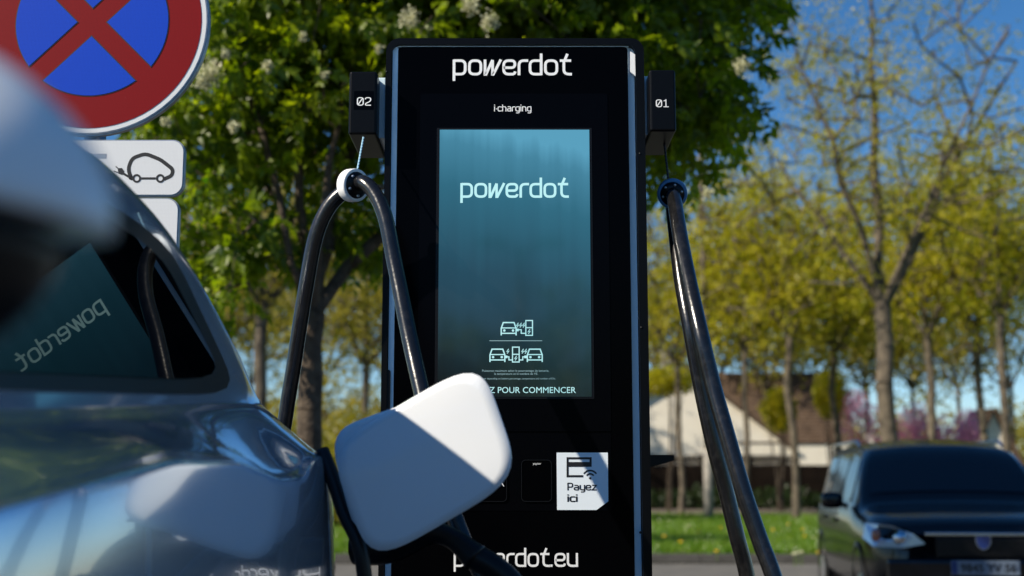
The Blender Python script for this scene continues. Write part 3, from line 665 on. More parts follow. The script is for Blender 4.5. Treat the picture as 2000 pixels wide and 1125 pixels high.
# ------------------------------------------------------------------ charging station
CY = 3.35
ch = thing('charging_station', 'tall black electric vehicle charging station with a lit teal touchscreen', 'charging station', (0, CY + .25, 0))
def Q(px, py, Y=CY): return XZ(px, py, Y)
xl, xr = Q(750, 400)[0], Q(1262, 400)[0]; zt = Q(1000, 76)[1]
ro = rrect(xl, xr, .14, zt, .036); il = Q(761, 400)[0]; ir = Q(1245, 400)[0]
ri = rrect(il, ir, .16, Q(1000, 88)[1], .026)
ring_prism('outer_frame', ro, ri, CY - .006, .50, M['black_frame'], ch)
prism('back_plate', rrect(il + .001, ir - .001, .161, Q(1000, 88.4)[1], .025), CY + .03, .44, M['black_frame'], ch)
# recessed strips
prism('edge_strip', rrect(il + .002, Q(773.5, 400)[0], .3, Q(1000, 91)[1] , .004), CY + .003, .01, M['white_strip'], ch)
prism('edge_strip', rrect(Q(1229, 400)[0], ir - .002, .3, Q(1000, 91)[1], .004), CY + .012, .01, M['white_strip'], ch)
prism('top_strip', [(Q(776, 89)[0], Q(0, 90.6)[1]), (Q(1228, 89)[0], Q(0, 90.6)[1]), (Q(1228, 89)[0], Q(0, 88.8)[1]), (Q(776, 89)[0], Q(0, 88.8)[1])], CY + .004, .01, M['white_strip'], ch)
pl, prr = Q(773.5, 400)[0], Q(1230, 400)[0]
prism('front_panel', rrect(pl, prr, .2, Q(0, 91)[1], .012), CY, .02, M['black_panel'], ch, .0015)
prism('strip_sun_patch', [Q(1231, 101), Q(1240, 107), Q(1241, 149), Q(1231, 141)][::-1], CY - .0035, .008, M['ring_sunpatch_white'], ch)  # white piece cut to the shape of sunlight on the right strip's top
prism('screen_bezel', rrect(Q(820, 300)[0], Q(1188, 300)[0], Q(0, 843)[1], Q(0, 183)[1], .006), CY - .0015, .003, M['bezel'], ch, .0008)
prism('screen_gasket', rrect(Q(853, 300)[0], Q(1156, 300)[0], Q(0, 779)[1], Q(0, 250.5)[1], .002), CY - .0025, .002, M['plastic_black'], ch)
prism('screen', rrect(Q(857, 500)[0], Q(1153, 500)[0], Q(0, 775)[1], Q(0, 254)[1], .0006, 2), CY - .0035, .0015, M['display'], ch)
scr = ch.children[-1] if ch.children else ch
SY = CY - .0036
def lettering(s, x0, x1, yb, Y, m, parent, w=.15, aspect=1.0, name='lettering', fr=.3, th=.0003):
    a = Q(x0, yb, Y); b = Q(x1, yb, Y); return polys_mesh(name, text_polys(s, a[0], b[0], a[1], w, aspect, fr), Y, th, m, parent)
lettering('powerdot', 884, 1117, 147, CY - .0002, M['white_print'], ch, .165, .98)
lettering('i-charging', 965, 1038, 217.5, CY - .0018, M['white_print'], ch, .17, .95)
lettering('powerdot', 899, 1111, 386, SY, M['screen_print'], ch, .165, .98)
lettering('powerdot.eu', 886, 1129, 1107, CY - .0002, M['white_print'], ch, .16, 1.0)
def px_strokes(name, items, Y, m, parent, w):
    """items: list of (points in photo pixels, closed, width px)"""
    pol = []; k = Y / F * 1.012
    for gi, it in enumerate(items):
        pts = [Q(a, b, Y) for a, b in it[0]]; ww = (it[2] if len(it) > 2 else w) * k
        if len(it) > 3: pol.append(([tuple(p) for p in pts], gi % 4))
        else: pol += [([(p.x, p.y) for p in q], gi % 4) for q in stroke(pts, ww, it[1])]
    return polys_mesh(name, pol, Y, .0003, m, parent)
def circ(cx, cy, r, n=16): return [(cx + r * math.cos(2 * math.pi * i / n), cy + r * math.sin(2 * math.pi * i / n)) for i in range(n)]
def car_icon(x, y):
    it = [([(x + 0, y + 27), (x, y + 13), (x + 4, y + 2), (x + 25, y + 2), (x + 29, y + 13), (x + 29, y + 27)], False, 2.4), ([(x, y + 12.5), (x + 29, y + 12.5)], False, 2), ([(x, y + 23), (x + 29, y + 23)], False, 2.2)]
    for cx in (x + 6, x + 23): it.append((circ(cx, y + 17.5, 2.4, 10), True, 1, 'fill'))
    return it
def tower(x, y): return [([(x, y), (x + 13, y), (x + 13, y + 29), (x, y + 29)], True, 2), ([(x, y + 14), (x + 13, y + 14)], False, 2)] + bolt(x + 6.5, y + 21.5)
def bolt(x, y): return [([(x + 1.5, y - 4.5), (x - 2.2, y + .8), (x + 2, y - .4), (x - 1.5, y + 4.5)], False, 1.5)]
it = car_icon(979, 628) + bolt(1011, 635) + bolt(1017, 635) + bolt(1023, 635) + tower(1027, 626) + [([(1009, 644.5), (1013, 644.5)], False, 5), ([(1013, 644), (1018, 644), (1018, 651), (1027, 651)], False, 2)]
px_strokes('icon', it, SY, M['screen_print'], ch, 2)
px_strokes('divider_line', [([(956, 665.5), (1059, 665.5)], False, 1.3)], SY, M['screen_small'], ch, 1)
it = car_icon(957, 680) + bolt(992, 686) + tower(1001, 678) + car_icon(1030, 680) + bolt(1021, 686) + bolt(1027, 686) + [([(987, 697), (991, 697)], False, 5), ([(991, 697), (994, 697), (994, 703), (1001, 703)], False, 2), ([(1014, 703), (1021, 703), (1021, 697), (1024, 697)], False, 2), ([(1024, 697), (1029, 697)], False, 5)]
px_strokes('icon', it, SY, M['screen_print'], ch, 2)
kx = CY / F * 1.012
fit_text('lettering', 'Puissance maximum selon le pourcentage de batterie,', Q(1007, 726, SY), 129 * kx, SY, M['screen_small'], ch)
fit_text('lettering', 'la température et le nombre de VE.', Q(1008, 732, SY), 84 * kx, SY, M['screen_small'], ch)
fit_text('lettering', 'Max power depending on battery percentage, temperature and number of EVs.', Q(1006, 741, SY), 156 * kx, SY, M['screen_small'], ch)
fit_text('lettering', 'TOUCHEZ POUR COMMENCER', Q(1006, 767.5, SY), 234 * kx, SY, M['screen_print'], ch, bold=0)
# payment module
prism('payment_module', rrect(Q(880, 900)[0], Q(1194, 900)[0], Q(0, 998)[1], Q(0, 846)[1], .004), CY - .0012, .002, M['bezel'], ch, .0006)
def reader(x0, x1, y0, y1, r=.011):
    a = Q(x0, y0); b = Q(x1, y1); out = rrect(a[0], b[0], b[1], a[1], r); inn = rrect(a[0] + .0018, b[0] - .0018, b[1] + .0018, a[1] - .0018, r - .0015)
    ring_prism('reader_rim', out, inn, CY - .005, .005, M['plastic_black'], ch); prism('card_reader', inn, CY - .0035, .003, M['black_panel'], ch)
reader(1018, 1078, 898, 980); reader(905, 990, 898, 980)
fit_text('lettering', 'payter', Q(1049, 907.5, CY - .0036), 15 * kx, CY - .0036, M['white_print'], ch)
px_strokes('hand_symbol', [(fillet([(925, 948), (945, 962), (965, 955), (972, 947)], 9), False), ([(976, 936), (984, 950)], False), (fillet([(958, 946), (966, 938), (972, 946), (962, 950), (958, 946)], 4), False), ([(968, 941), (975, 950)], False)], CY - .0037, M['white_print'], ch, 1.6)
st = [Q(1087, 884), Q(1187, 884), Q(1188, 979), Q(1165, 996), Q(1088, 996)]
stk = prism('payment_sticker', st[::-1], CY - .0030, .0016, M['sticker'], ch)
KY = CY - .0032
it = [([(1139, 930), (1108.5, 930), (1108.5, 895), (1153.5, 895), (1153.5, 911)], False, 4), ([(1107, 907), (1155.5, 907)], False, 9)]
px_strokes('card_symbol', it, KY, M['black_print'], ch, 4)
arc = lambda cx, cy, r, a0, a1, n=12: [(cx + r * math.cos(R(a0 + (a1 - a0) * i / n)), cy - r * math.sin(R(a0 + (a1 - a0) * i / n))) for i in range(n + 1)]
px_strokes('wave_symbol', [(arc(1152.5, 934, 15, 35, 145), False, 3), (arc(1152.5, 934, 8.5, 35, 145), False, 3), (circ(1152.5, 934, 2.4, 10), True, 1, 'fill')], KY, M['black_print'], ch, 3)
lettering('Payez', 1108, 1167, 957.5, KY, M['black_print'], ch, .2, .80)
lettering('ici', 1108, 1128, 980, KY, M['black_print'], ch, .24, .74)
# faint QR position, handles, side rails, bracket
bm = bmesh.new(); a = Q(741, 700); b = Q(748.5, 700); add_box(bm, a[0], xl + .001, CY + .06, CY + .16, Q(0, 1000)[1], Q(0, 632)[1], .003); from_bm('side_rail', bm, M['plastic_black'], ch)
bm = bmesh.new(); add_box(bm, xr - .001, xr + .007, CY + .06, CY + .16, Q(0, 960)[1], Q(0, 622)[1], .003); from_bm('side_rail', bm, M['plastic_black'], ch)
prism('door_grip', rrect(Q(763, 0)[0], Q(773, 0)[0], Q(0, 1010)[1], Q(0, 722)[1], .006), CY - .003, .02, M['plastic_black'], ch, .001)
lathe('roof_beacon', [(.001, .018), (.02, .016), (.034, .009), (.036, 0), (.036, -.004)], (Q(1000, 0)[0], CY + .15, zt + .004), (0, 0, 1), M['plastic_black'], ch)
pg = [Q(1272, 887), Q(1326, 887), Q(1327, 898), Q(1300, 906), Q(1272, 913)]
prism('cable_bracket', pg[::-1], CY + .1, .09, M['plastic_black'], ch, .002)
box('plinth', xl + .02, xr - .02, CY + .03, CY + .46, 0, .139, M['concrete'], ch)
for px, py in ((755.5, 140), (756, 277), (1250, 300), (757, 560), (1253, 640), (1251, 1040)):
    q = Q(px, py, CY - .006); lathe('frame_screw', [(.0004, .0012), (.003, .001), (.0034, -.001)], (q[0], CY - .006, q[1]), (0, -1, 0), M['plastic_black'], ch, 12)
# cable holders
def holder(x0, x1, sx0, sx1, y0, y1, num, tx0, tx1, ty, patch):
    Yf = CY - .055
    a = XZ(x0, y0, Yf); b = XZ(x1, y1, Yf)
    h = box('cable_holder', a[0], b[0], Yf, Yf + .26, b[1], a[1], M['black_frame'], ch, .006, 3)
    c = XZ(sx0, y0 + 8, CY); d = XZ(sx1, y1, CY)
    box('holder_spacer', c[0], d[0], CY + .02, CY + .19, d[1] - .005, c[1], M['white_strip'], ch, .002)
    if patch:
        e = XZ(x0 + 9, 178, Yf); f = XZ(x1 - 5, 214, Yf); box('number_patch', e[0], f[0], Yf - .0006, Yf + .001, f[1], e[1], M['bezel'], h)
    p = XZ(tx0, ty, Yf); q = XZ(tx1, ty, Yf)
    polys_mesh('number', text_polys(num, p[0], q[0], p[1], .15, .79, .33), Yf - .0007, .0006, M['white_print'], h)
holder(682.5, 734.5, 734, 750, 139, 262, '02', 697, 725, 206.5, True)
holder(1268, 1321, 1258, 1269, 136, 256, '01', 1281, 1306, 209.5, False)

# ------------------------------------------------------------------ charging cables hung from the holders
def ring(t, c, axis, screws, r=.043, band='ring_sunpatch_white'):
    c = Vector(c); ax = Vector(axis).normalized()
    lathe('ring_band', [(r * .8, .012), (r * .97, .014), (r, .009), (r, -.012), (r * .96, -.017), (r * .8, -.015)], c, ax, M[band], t)
    lathe('ring_core', [(.0005, .022), (r * .45, .021), (r * .80, .014), (r * .8, -.014), (.0005, -.016)], c, ax, M['plastic_black'], t)
    u = ax.orthogonal().normalized(); v = ax.cross(u)
    for k in range(screws):
        an = 2 * math.pi * k / screws + .5; lathe('screw', [(.0004, .0218), (.0035, .021), (.0035, .012)], c + (u * math.cos(an) + v * math.sin(an)) * r * .64, ax, M['steel'], t, 10)
def rope(t, a, b, m, r=.0026):
    a, b = Vector(a), Vector(b); n = 40; d = (b - a); sd = d.orthogonal().normalized(); s2 = d.normalized().cross(sd)
    P1 = [a + d * i / n + (sd * math.cos(i * .9) + s2 * math.sin(i * .9)) * r * .5 for i in range(n + 1)]; P2 = [a + d * i / n - (sd * math.cos(i * .9) + s2 * math.sin(i * .9)) * r * .5 for i in range(n + 1)]
    v, f = tube_data(P1, r * .62, 6); v2, f2 = tube_data(P2, r * .62, 6); k = len(v)
    mesh('rope', v + v2, f + [tuple(i + k for i in q) for q in f2], m, t, True)
def cable(name, t, pts, r, m='rubber'):
    return tube(name, spline([W(*p) for p in pts], 10), r, M[m], t, 18)
LY = 3.22
c1 = W(690, 362, LY)
t = thing('charging_cable', 'thick black charging cable looped through a white ring below holder 02, left of the charger', 'cable', c1, 'charging cables hung from the charger')
ring(t, c1, (.72, -.66, -.12), 5)
rope(t, W(710, 268, LY + .08), W(698, 333, LY), M['rope_blue'])
cable('cable_strand', t, [(700, 362, LY + .01), (672, 374, LY + .01), (640, 408, LY + .02), (616, 465, LY + .03), (598, 560, LY + .05), (585, 640, LY + .07), (573, 720, LY + .09), (560, 800, LY + .11), (548, 900, LY + .13), (545, 1100, LY + .15), (560, 1500, LY + .2)], .0196)
cable('cable_strand', t, [(693, 360, LY), (712, 358, LY - .03), (735, 383, LY - .05), (754, 430, LY - .07), (770, 510, LY - .09), (786, 590, LY - .12), (802, 670, LY - .15), (820, 750, LY - .19), (850, 880, LY - .25), (885, 1000, LY - .3), (915, 1080, LY - .33), (945, 1150, LY - .35), (960, 1400, LY - .36)], .0196)
c2 = W(1313, 378, 3.43)
t = thing('charging_cable', 'black charging cable hanging in two long strands from the ring below holder 01', 'cable', c2, 'charging cables hung from the charger')
ring(t, c2, (-.10, -.93, -.33), 6, .041, 'ring_shade_blue')
rope(t, W(1296, 268, 3.43), W(1305, 348, 3.43), M['rope'], .0032)
cable('cable_strand', t, [(1313, 378, 3.42), (1318, 396, 3.37), (1330, 470, 3.25), (1348, 560, 3.16), (1368, 650, 3.10), (1392, 750, 3.08), (1420, 850, 3.05), (1452, 960, 3.02), (1486, 1060, 3.0), (1512, 1130, 2.98), (1560, 1290, 2.95)], .0200)
cable('cable_strand', t, [(1312, 376, 3.44), (1316, 420, 3.44), (1330, 540, 3.36), (1348, 640, 3.31), (1368, 750, 3.31), (1392, 860, 3.31), (1418, 960, 3.32), (1440, 1050, 3.32), (1458, 1120, 3.33), (1480, 1250, 3.33)], .0205)

# ------------------------------------------------------------------ traffic signs
GY = 3.49
def sg(px, py, Y=GY): return XZ(px, py, Y)
k = GY / F * 1.015; cx, cz = sg(181, 44)
t = thing('no_stopping_sign', 'round red and blue no stopping sign at the top of the post on the left', 'road sign', (cx, GY, 0))
cir = lambda r, n=72, a0=0: [(cx + r * k * math.cos(2 * math.pi * i / n), cz + r * k * math.sin(2 * math.pi * i / n)) for i in range(n)]
prism('sign_rim', cir(234), GY + .0, .022, M['aluminium'], t, .004)
prism('white_border', cir(229), GY - .0012, .001, M['sign_white'], t)
prism('red_disc', cir(219), GY - .0024, .001, M['sign_red'], t)
for q in range(4):
    a0 = q * math.pi / 2
    def sec(ap, rad):
        tt = -ap / 2 + math.sqrt(max(0, (rad ** 2 - ap ** 2 / 2) / 2)); am = math.atan2(tt, ap + tt); P = [(ap, 0)] + [(rad * math.cos(-am + 2 * am * i / 24), rad * math.sin(-am + 2 * am * i / 24)) for i in range(25)]
        return [(cx + k * (x * math.cos(a0) - y * math.sin(a0)), cz + k * (x * math.sin(a0) + y * math.cos(a0))) for x, y in P]
    prism('sector_outline', sec(27, 154.5), GY - .0032, .0007, M['sign_line'], t)
    prism('blue_sector', sec(30, 152.5), GY - .0040, .0007, M['sign_blue'], t)
px0 = sg(150, 0)[0]
t2 = thing('sign_post', 'grey steel post carrying the road signs beside the white car', 'post', (px0, GY + .06, 0))
tube('post', [(cx, GY + .07, 0), (cx, GY + .07, cz + .28)], .03, M['aluminium'], t2)
tube('post_cap', [(cx, GY + .07, cz + .281), (cx, GY + .07, cz + .29)], [.032, .02], M['plastic_black'], t2)
def plate(name, x0, x1, y0, y1, lab, r=.036):
    a = sg(x0, y1); b = sg(x1, y0); t = thing(name, lab, 'road sign', ((a[0] + b[0]) / 2, GY, 0))
    o = rrect(a[0], b[0], a[1], b[1], r); prism('sign_rim', o, GY, .02, M['aluminium'], t, .003)
    prism('sign_face', rrect(a[0] + .006, b[0] - .004, a[1] + .004, b[1] - .004, r - .004), GY - .0012, .001, M['sign_white'], t); return t
t = plate('sign_plate', 2, 362, 272.5, 383, 'white plate with a black electric car and plug symbol under the round sign')
PY = GY - .0013
def P(px): return px
body = fillet([(254, 346), (257, 350), (250, 330), (258, 309), (284, 300), (314, 312), (338, 331), (336, 343), (320, 350)], 9)
px_strokes('car_symbol', [(body, False, 7.5), ([(276, 348.5), (304, 348.5)], False, 4.6)], PY, M['black_print'], t, 5)
px_strokes('wheel_symbol', [(circ(267, 348.5, 6.6, 18), True, 4.0), (circ(313, 348.5, 6.6, 18), True, 4.0)], PY - .0003, M['black_print'], t, 4)
px_strokes('plug_symbol', [([(230, 329), (238, 328), (243, 335), (239, 342), (231, 339)], True, 1, 'fill'), ([(238, 337), (246, 342), (255, 347)], False, 4.5), ([(222, 334), (230, 337)], False, 2), ([(226, 325), (233, 331)], False, 2)], PY - .0003, M['black_print'], t, 3)
px_strokes('text_block', [([(150, 305), (208, 305)], False, 10)], PY, M['aluminium'], t, 5)
plate('sign_plate', 2, 351, 386, 560, 'plain white plate lowest on the sign post, half hidden by the car pillar')

# ------------------------------------------------------------------ white electric car in the foreground
def lerp(a, b, t): return a + (b - a) * t
def tab(T, y):
    if y <= T[0][0]: return T[0][1]
    for (a, va), (b, vb) in zip(T, T[1:]):
        if y <= b: f = (y - a) / (b - a); return va + (vb - va) * f
    return T[-1][1]
def stab(T, y, h=.05): return (tab(T, y - h) + tab(T, y) * 2 + tab(T, y + h)) / 4
XS = lambda y: -.60 + .07 * (y - 2)
ROOF = [(-1.35, .62), (-1.3, .82), (-1.1, .93), (-.35, 1.06), (-.15, 1.10), (.35, 1.52), (.65, 1.69), (1.1, 1.77), (1.8, 1.785), (2.18, 1.775), (2.34, 1.743), (2.48, 1.70), (2.60, 1.615), (2.76, 1.47), (2.88, 1.375), (2.97, 1.29), (3.03, 1.2), (3.06, 1.05)]
BELT = [(-1.35, .55), (-1.3, .75), (-1.1, .86), (-.3, 1.02), (.2, 1.22), (1.2, 1.27), (1.6, 1.29), (2.6, 1.36), (3.1, 1.38)]
CRE = [(-1.3, .8), (-.5, .98), (0, 1.1), (1.2, 1.17), (1.8, 1.235), (2.1, 1.235), (2.4, 1.205), (2.56, 1.21), (2.66, 1.255), (3.1, 1.258)]
INN = [(-1.35, .5), (-1.3, .3), (-1.15, .14), (-.9, .04), (-.6, 0), (2.72, 0), (2.85, .015), (2.95, .055), (3.02, .13), (3.06, .26)]
def section(y):
    zr = stab(ROOF, y, .07); zb = min(stab(BELT, y), zr - .03); zc = min(stab(CRE, y, .035), zb - .05); xs = XS(y) - tab(INN, y); cen = -1.42
    bul = .165
    P = [(-.12, .24), (-.01, .30), (bul - .03, .42), (bul, .62), (bul + .012, .84), (bul, zc - .13), (bul - .012, zc - .018), (bul - .024, zc), (bul - .055, zc + .018), (.022, zb - .018), (0, zb)]
    zz = max(zr - .055, zb + .01); P.append((-.306 * (zz - zb), zz)); xt = -.306 * (zz - zb)
    P += [(xt - .022, zz + (zr - zz) * .6), (xt - .09, zr - .006)]
    P = [(xs + a, b) for a, b in P]; P.append((lerp(P[-1][0], cen, .5), zr + .012)); P.append((cen, zr + .018))
    return P
def densify(P, k=4):
    out = []
    for i in range(len(P) - 1):
        a = P[i]; b = P[i + 1]
        if 10 <= i <= 10: ks = 3
        else: ks = k
        for j in range(ks):
            t_ = j / ks
            if i in (9, 10, 14): out.append((lerp(a[0], b[0], t_), lerp(a[1], b[1], t_)))
            else:
                p0 = P[max(0, i - 1)]; p3 = P[min(len(P) - 1, i + 2)]
                f = lambda q: .5 * (2 * a[q] + (b[q] - p0[q]) * t_ + (2 * p0[q] - 5 * a[q] + 4 * b[q] - p3[q]) * t_ ** 2 + (3 * a[q] - p0[q] - 3 * b[q] + p3[q]) * t_ ** 3)
                out.append((f(0), f(1)))
    out.append(P[-1]); return out
ev = thing('electric_car', 'silver white electric car in the left foreground with its charging flap open', 'car', (-1.4, 1, 0))
ys = list(np.arange(-1.35, 3.0601, .035)); G = [densify(section(y)) for y in ys]; nP = len(G[0]); cen = -1.42
vs, fs = [], []
for y, g in zip(ys, G): vs += [(x, y, z) for x, z in g]
for i in range(len(ys) - 1):
    for j in range(nP - 1): a = i * nP + j; fs.append((a, a + 1, a + nP + 1, a + nP))
nb = len(vs); vs += [(2 * cen - x, y, z) for x, y, z in vs]; fs += [(d + nb, c + nb, b + nb, a + nb) for a, b, c, d in fs]
for e in (0, len(ys) - 1):
    L = [e * nP + j for j in range(nP)]; fs.append(L + [nb + v for v in L[::-1][1:]])
o = mesh('body', vs, fs, M['silver_paint'], ev, True)
def side_x(y, z):
    P = densify(section(y)); P = [p for p in P]
    for a, b in zip(P[4:], P[5:]):
        if (a[1] - z) * (b[1] - z) <= 0 and abs(a[1] - b[1]) > 1e-6: return lerp(a[0], b[0], (z - a[1]) / (b[1] - a[1]))
    return P[-3][0]
def patch(name, cor, off, m, parent, nexp=7, rings=12, ang=64, mir=False, thick=.004):
    """rounded quad on the car's side; cor = four (y, z) corners: front-low, rear-low, rear-high, front-high"""
    vs, fs = [], []
    for q in range(rings + 1):
        for a in range(ang):
            th = 2 * math.pi * a / ang; c, s = math.cos(th), math.sin(th); rr_ = (abs(c) ** nexp + abs(s) ** nexp) ** (-1 / nexp) * q / rings
            u, v = (c * rr_ + 1) / 2, (s * rr_ + 1) / 2
            y = lerp(lerp(cor[0][0], cor[1][0], u), lerp(cor[3][0], cor[2][0], u), v); z = lerp(lerp(cor[0][1], cor[1][1], u), lerp(cor[3][1], cor[2][1], u), v)
            x = side_x(y, z) + off; x = 2 * cen - x if mir else x; vs.append((x, y, z))
    for q in range(rings):
        for a in range(ang):
            b = (a + 1) % ang; fs.append((q * ang + a, (q + 1) * ang + a, (q + 1) * ang + b, q * ang + b))
    q = len(vs); n0 = q + ang
    for a in range(ang): vs.append(vs[rings * ang + a])
    for a in range(ang): x, y, z = vs[q + a]; vs.append((x - (off + thick) * (-1 if mir else 1), y, z))
    for a in range(ang): b = (a + 1) % ang; fs.append((q + a, n0 + a, n0 + b, q + b))
    return mesh(name, vs, fs, m, parent, True)
def planar(off_y, z): return None
W1 = [(1.12, 1.285), (2.63, 1.375), (2.42, 1.662), (1.12, 1.715)]
W1g = [(1.14, 1.305), (2.54, 1.398), (2.35, 1.628), (1.14, 1.68)]
W0 = [(.10, 1.235), (1.06, 1.285), (1.06, 1.61), (.62, 1.56)]
W0g = [(.16, 1.255), (1.045, 1.30), (1.045, 1.595), (.64, 1.54)]
for mir in (False, True):
    patch('window_trim', W1, .003, M['rubber_trim'], ev, mir=mir); patch('side_window', W1g, .0055, M['car_glass'], ev, mir=mir)
    patch('window_trim', W0, .003, M['rubber_trim'], ev, mir=mir, nexp=12); patch('side_window', W0g, .0055, M['car_glass'], ev, mir=mir, nexp=12)
# windscreen and rear glass
def top_patch(name, y0, y1, inset, m, parent, zo=.006):
    vs, fs = [], []; n = 12; ny = 12
    for i in range(ny + 1):
        y = lerp(y0, y1, i / ny); P = section(y); xs = P[12][0] - inset; ww = xs - cen
        for j in range(n + 1):
            f = -1 + 2 * j / n; x = cen + f * ww; Q2 = densify(P); xa = cen + abs(f) * ww; z = None
            for a, b in zip(Q2[30:], Q2[31:]):
                if (a[0] - xa) * (b[0] - xa) <= 0 and abs(a[0] - b[0]) > 1e-7: z = lerp(a[1], b[1], (xa - a[0]) / (b[0] - a[0])); break
            vs.append((x, y, (z if z is not None else Q2[-1][1]) + zo))
    for i in range(ny):
        for j in range(n): a = i * (n + 1) + j; fs.append((a, a + 1, a + n + 2, a + n + 1))
    return mesh(name, vs, fs, m, parent, True)
top_patch('windscreen', -.08, .58, .05, M['car_glass'], ev); top_patch('rear_window', 2.62, 2.9, .12, M['car_glass'], ev)
# rear lamp, door seams
patch('tail_lamp', [(2.90, 1.0), (3.0, 1.0), (3.0, 1.2), (2.92, 1.2)], .004, M['amber'], ev)
for y in (1.09,):
    v = [(side_x(y, z) + .001, y, z) for z in np.arange(.42, 1.26, .04)]; tube('door_seam', v, .0025, M['rubber_trim'], ev, 6)
# wheels
for x, s in ((-.60, 1), (-2.24, -1)):
    for y in (-.55, 2.25):
        wv = lathe('wheel', [(.2, .0), (.30, .0), (.335, .02), (.345, .06), (.345, .16), (.335, .2), (.3, .22), (.2, .22)], (x - .11 + (.0 if s > 0 else .11), y, .345), (1, 0, 0), M['tyre'], ev, 32)
        lathe('rim', [(.001, .20), (.05, .205), (.18, .19), (.21, .21), (.21, .05)], (x - .11 + (.0 if s > 0 else .11), y, .345), (1, 0, 0), M['steel'], wv, 24)
# wing mirror
def superell(name, c, r, m, parent, zmin=-2, zmax=2, e=3., rot=None, n=36):
    vs, fs = [], []; c = Vector(c)
    for i in range(n + 1):
        ph = -math.pi / 2 + math.pi * i / n
        for j in range(n):
            th = 2 * math.pi * j / n; f = lambda v: math.copysign(abs(v) ** (2 / e), v)
            p = Vector((r[0] * f(math.cos(ph)) * f(math.cos(th)), r[1] * f(math.cos(ph)) * f(math.sin(th)), r[2] * f(math.sin(ph))))
            p.z = max(zmin * r[2], min(zmax * r[2], p.z))
            if rot: p = rot @ p
            vs.append(c + p)
    for i in range(n):
        for j in range(n): k2 = (j + 1) % n; fs.append((i * n + j, i * n + k2, (i + 1) * n + k2, (i + 1) * n + j))
    return mesh(name, vs, fs, m, parent, True)
MR = Matrix.Rotation(R(9), 3, 'Y')
mc = (-.345, .60, 1.341)
superell('mirror_cap', mc, (.155, .085, .092), M['white_paint'], ev, zmin=0, rot=MR, e=1.95)
superell('mirror_housing', (mc[0] - .010, mc[1], mc[2] - .004), (.140, .080, .088), M['rubber_trim'], ev, zmax=0, rot=MR, e=2.2)
tube('mirror_arm', [(-.40, .62, 1.26), (-.52, .62, 1.22), (-.72, .60, 1.22)], [.035, .035, .05], M['rubber_trim'], ev)
# charging flap, hinge and port
def tilted_panel(name, cor, m, parent, nexp=4.6, rings=8, ang=64, th=.006, bulge=.004, recess=False):
    C = [Vector(c) for c in cor]; nrm = (C[1] - C[0]).cross(C[3] - C[0]).normalized(); vs, fs = [], []
    if nrm.y > 0: nrm = -nrm
    for q in range(rings + 1):
        for a in range(ang):
            t_ = 2 * math.pi * a / ang; c, s = math.cos(t_), math.sin(t_); rr_ = (abs(c) ** nexp + abs(s) ** nexp) ** (-1 / nexp) * q / rings; u, v = (c * rr_ + 1) / 2, (s * rr_ + 1) / 2
            p = C[0].lerp(C[1], u).lerp(C[3].lerp(C[2], u), v) + nrm * bulge * (1 - (q / rings) ** 3.2); vs.append(p)
    for q in range(rings):
        for a in range(ang):
            b = (a + 1) % ang; fs.append((q * ang + a, (q + 1) * ang + a, (q + 1) * ang + b, q * ang + b))
    n0 = rings * ang
    for step_, (dx, sc) in enumerate(((.35, 1.004), (1., .985))):
        ctr = (C[0] + C[1] + C[2] + C[3]) / 4; b0 = len(vs)
        for a in range(ang): vs.append(ctr + (vs[n0 + a] - ctr) * sc - nrm * th * dx)
        prev = n0 if step_ == 0 else b0 - ang
        for a in range(ang): b = (a + 1) % ang; fs.append((prev + a, b0 + a, b0 + b, prev + b))
    fs.append(tuple(range(len(vs) - ang, len(vs))))
    bm = bmesh.new(); bv = [bm.verts.new(v) for v in vs]
    for f in fs:
        try: bm.faces.new([bv[i] for i in f])
        except Exception: pass
    bmesh.ops.remove_doubles(bm, verts=bm.verts, dist=1e-5); bmesh.ops.recalc_face_normals(bm, faces=bm.faces)
    return from_bm(name, bm, m, parent, True)
FY = 2.58
fl = tilted_panel('charging_flap', [W(724, 1104, FY + .05), W(1018, 934, FY - .03), W(938, 700, FY - .03), W(640, 873, FY + .05)], M['white_paint'], ev, nexp=4.4)
tilted_panel('flap_inner', [W(700, 1070, FY + .10), W(900, 960, FY + .03), W(830, 775, FY + .03), W(640, 842, FY + .10)], M['white_paint'], ev, nexp=4.4, bulge=.004)
hp = spline([W(640, 925, 2.70), W(655, 960, 2.68), W(690, 1010, 2.66), W(735, 1050, 2.64)], 8)
bm = bmesh.new(); add_box(bm, -.012, .012, -.02, .02, -.09, .09, .006); rot = Matrix.Rotation(R(-22), 4, 'Y')
from_bm('flap_hinge', bm, M['rubber_trim'], ev).matrix_basis = Matrix.Translation(PINV(ev).inverted().inverted() @ W(668, 985, 2.66)) @ rot
tube('port_surround', spline([W(628, 880, 2.74), W(650, 935, 2.72), W(672, 1000, 2.70), W(702, 1065, 2.68), W(715, 1150, 2.68)], 6), .016, M['rubber_trim'], ev, 12)
# plug in the port and its cable
cp = thing('charging_plug', 'black charging plug and thick cable at the car port, below the white flap', 'charging plug', W(800, 1060, 2.72))
tube('plug_handle', spline([W(690, 1075, 2.80), W(760, 1065, 2.78), (W(830, 1040, 2.76)), W(880, 1050, 2.75), W(930, 1090, 2.74)], 8), [.03 + .008 * math.sin(i / 5) for i in range(33)], M['plastic_black'], cp, 18)
tube('cable_strand', spline([W(925, 1086, 2.745), W(965, 1110, 2.74), W(1005, 1150, 2.74), W(1040, 1230, 2.74), W(1050, 1500, 2.75)], 8), .028, M['plastic_black'], cp, 16)

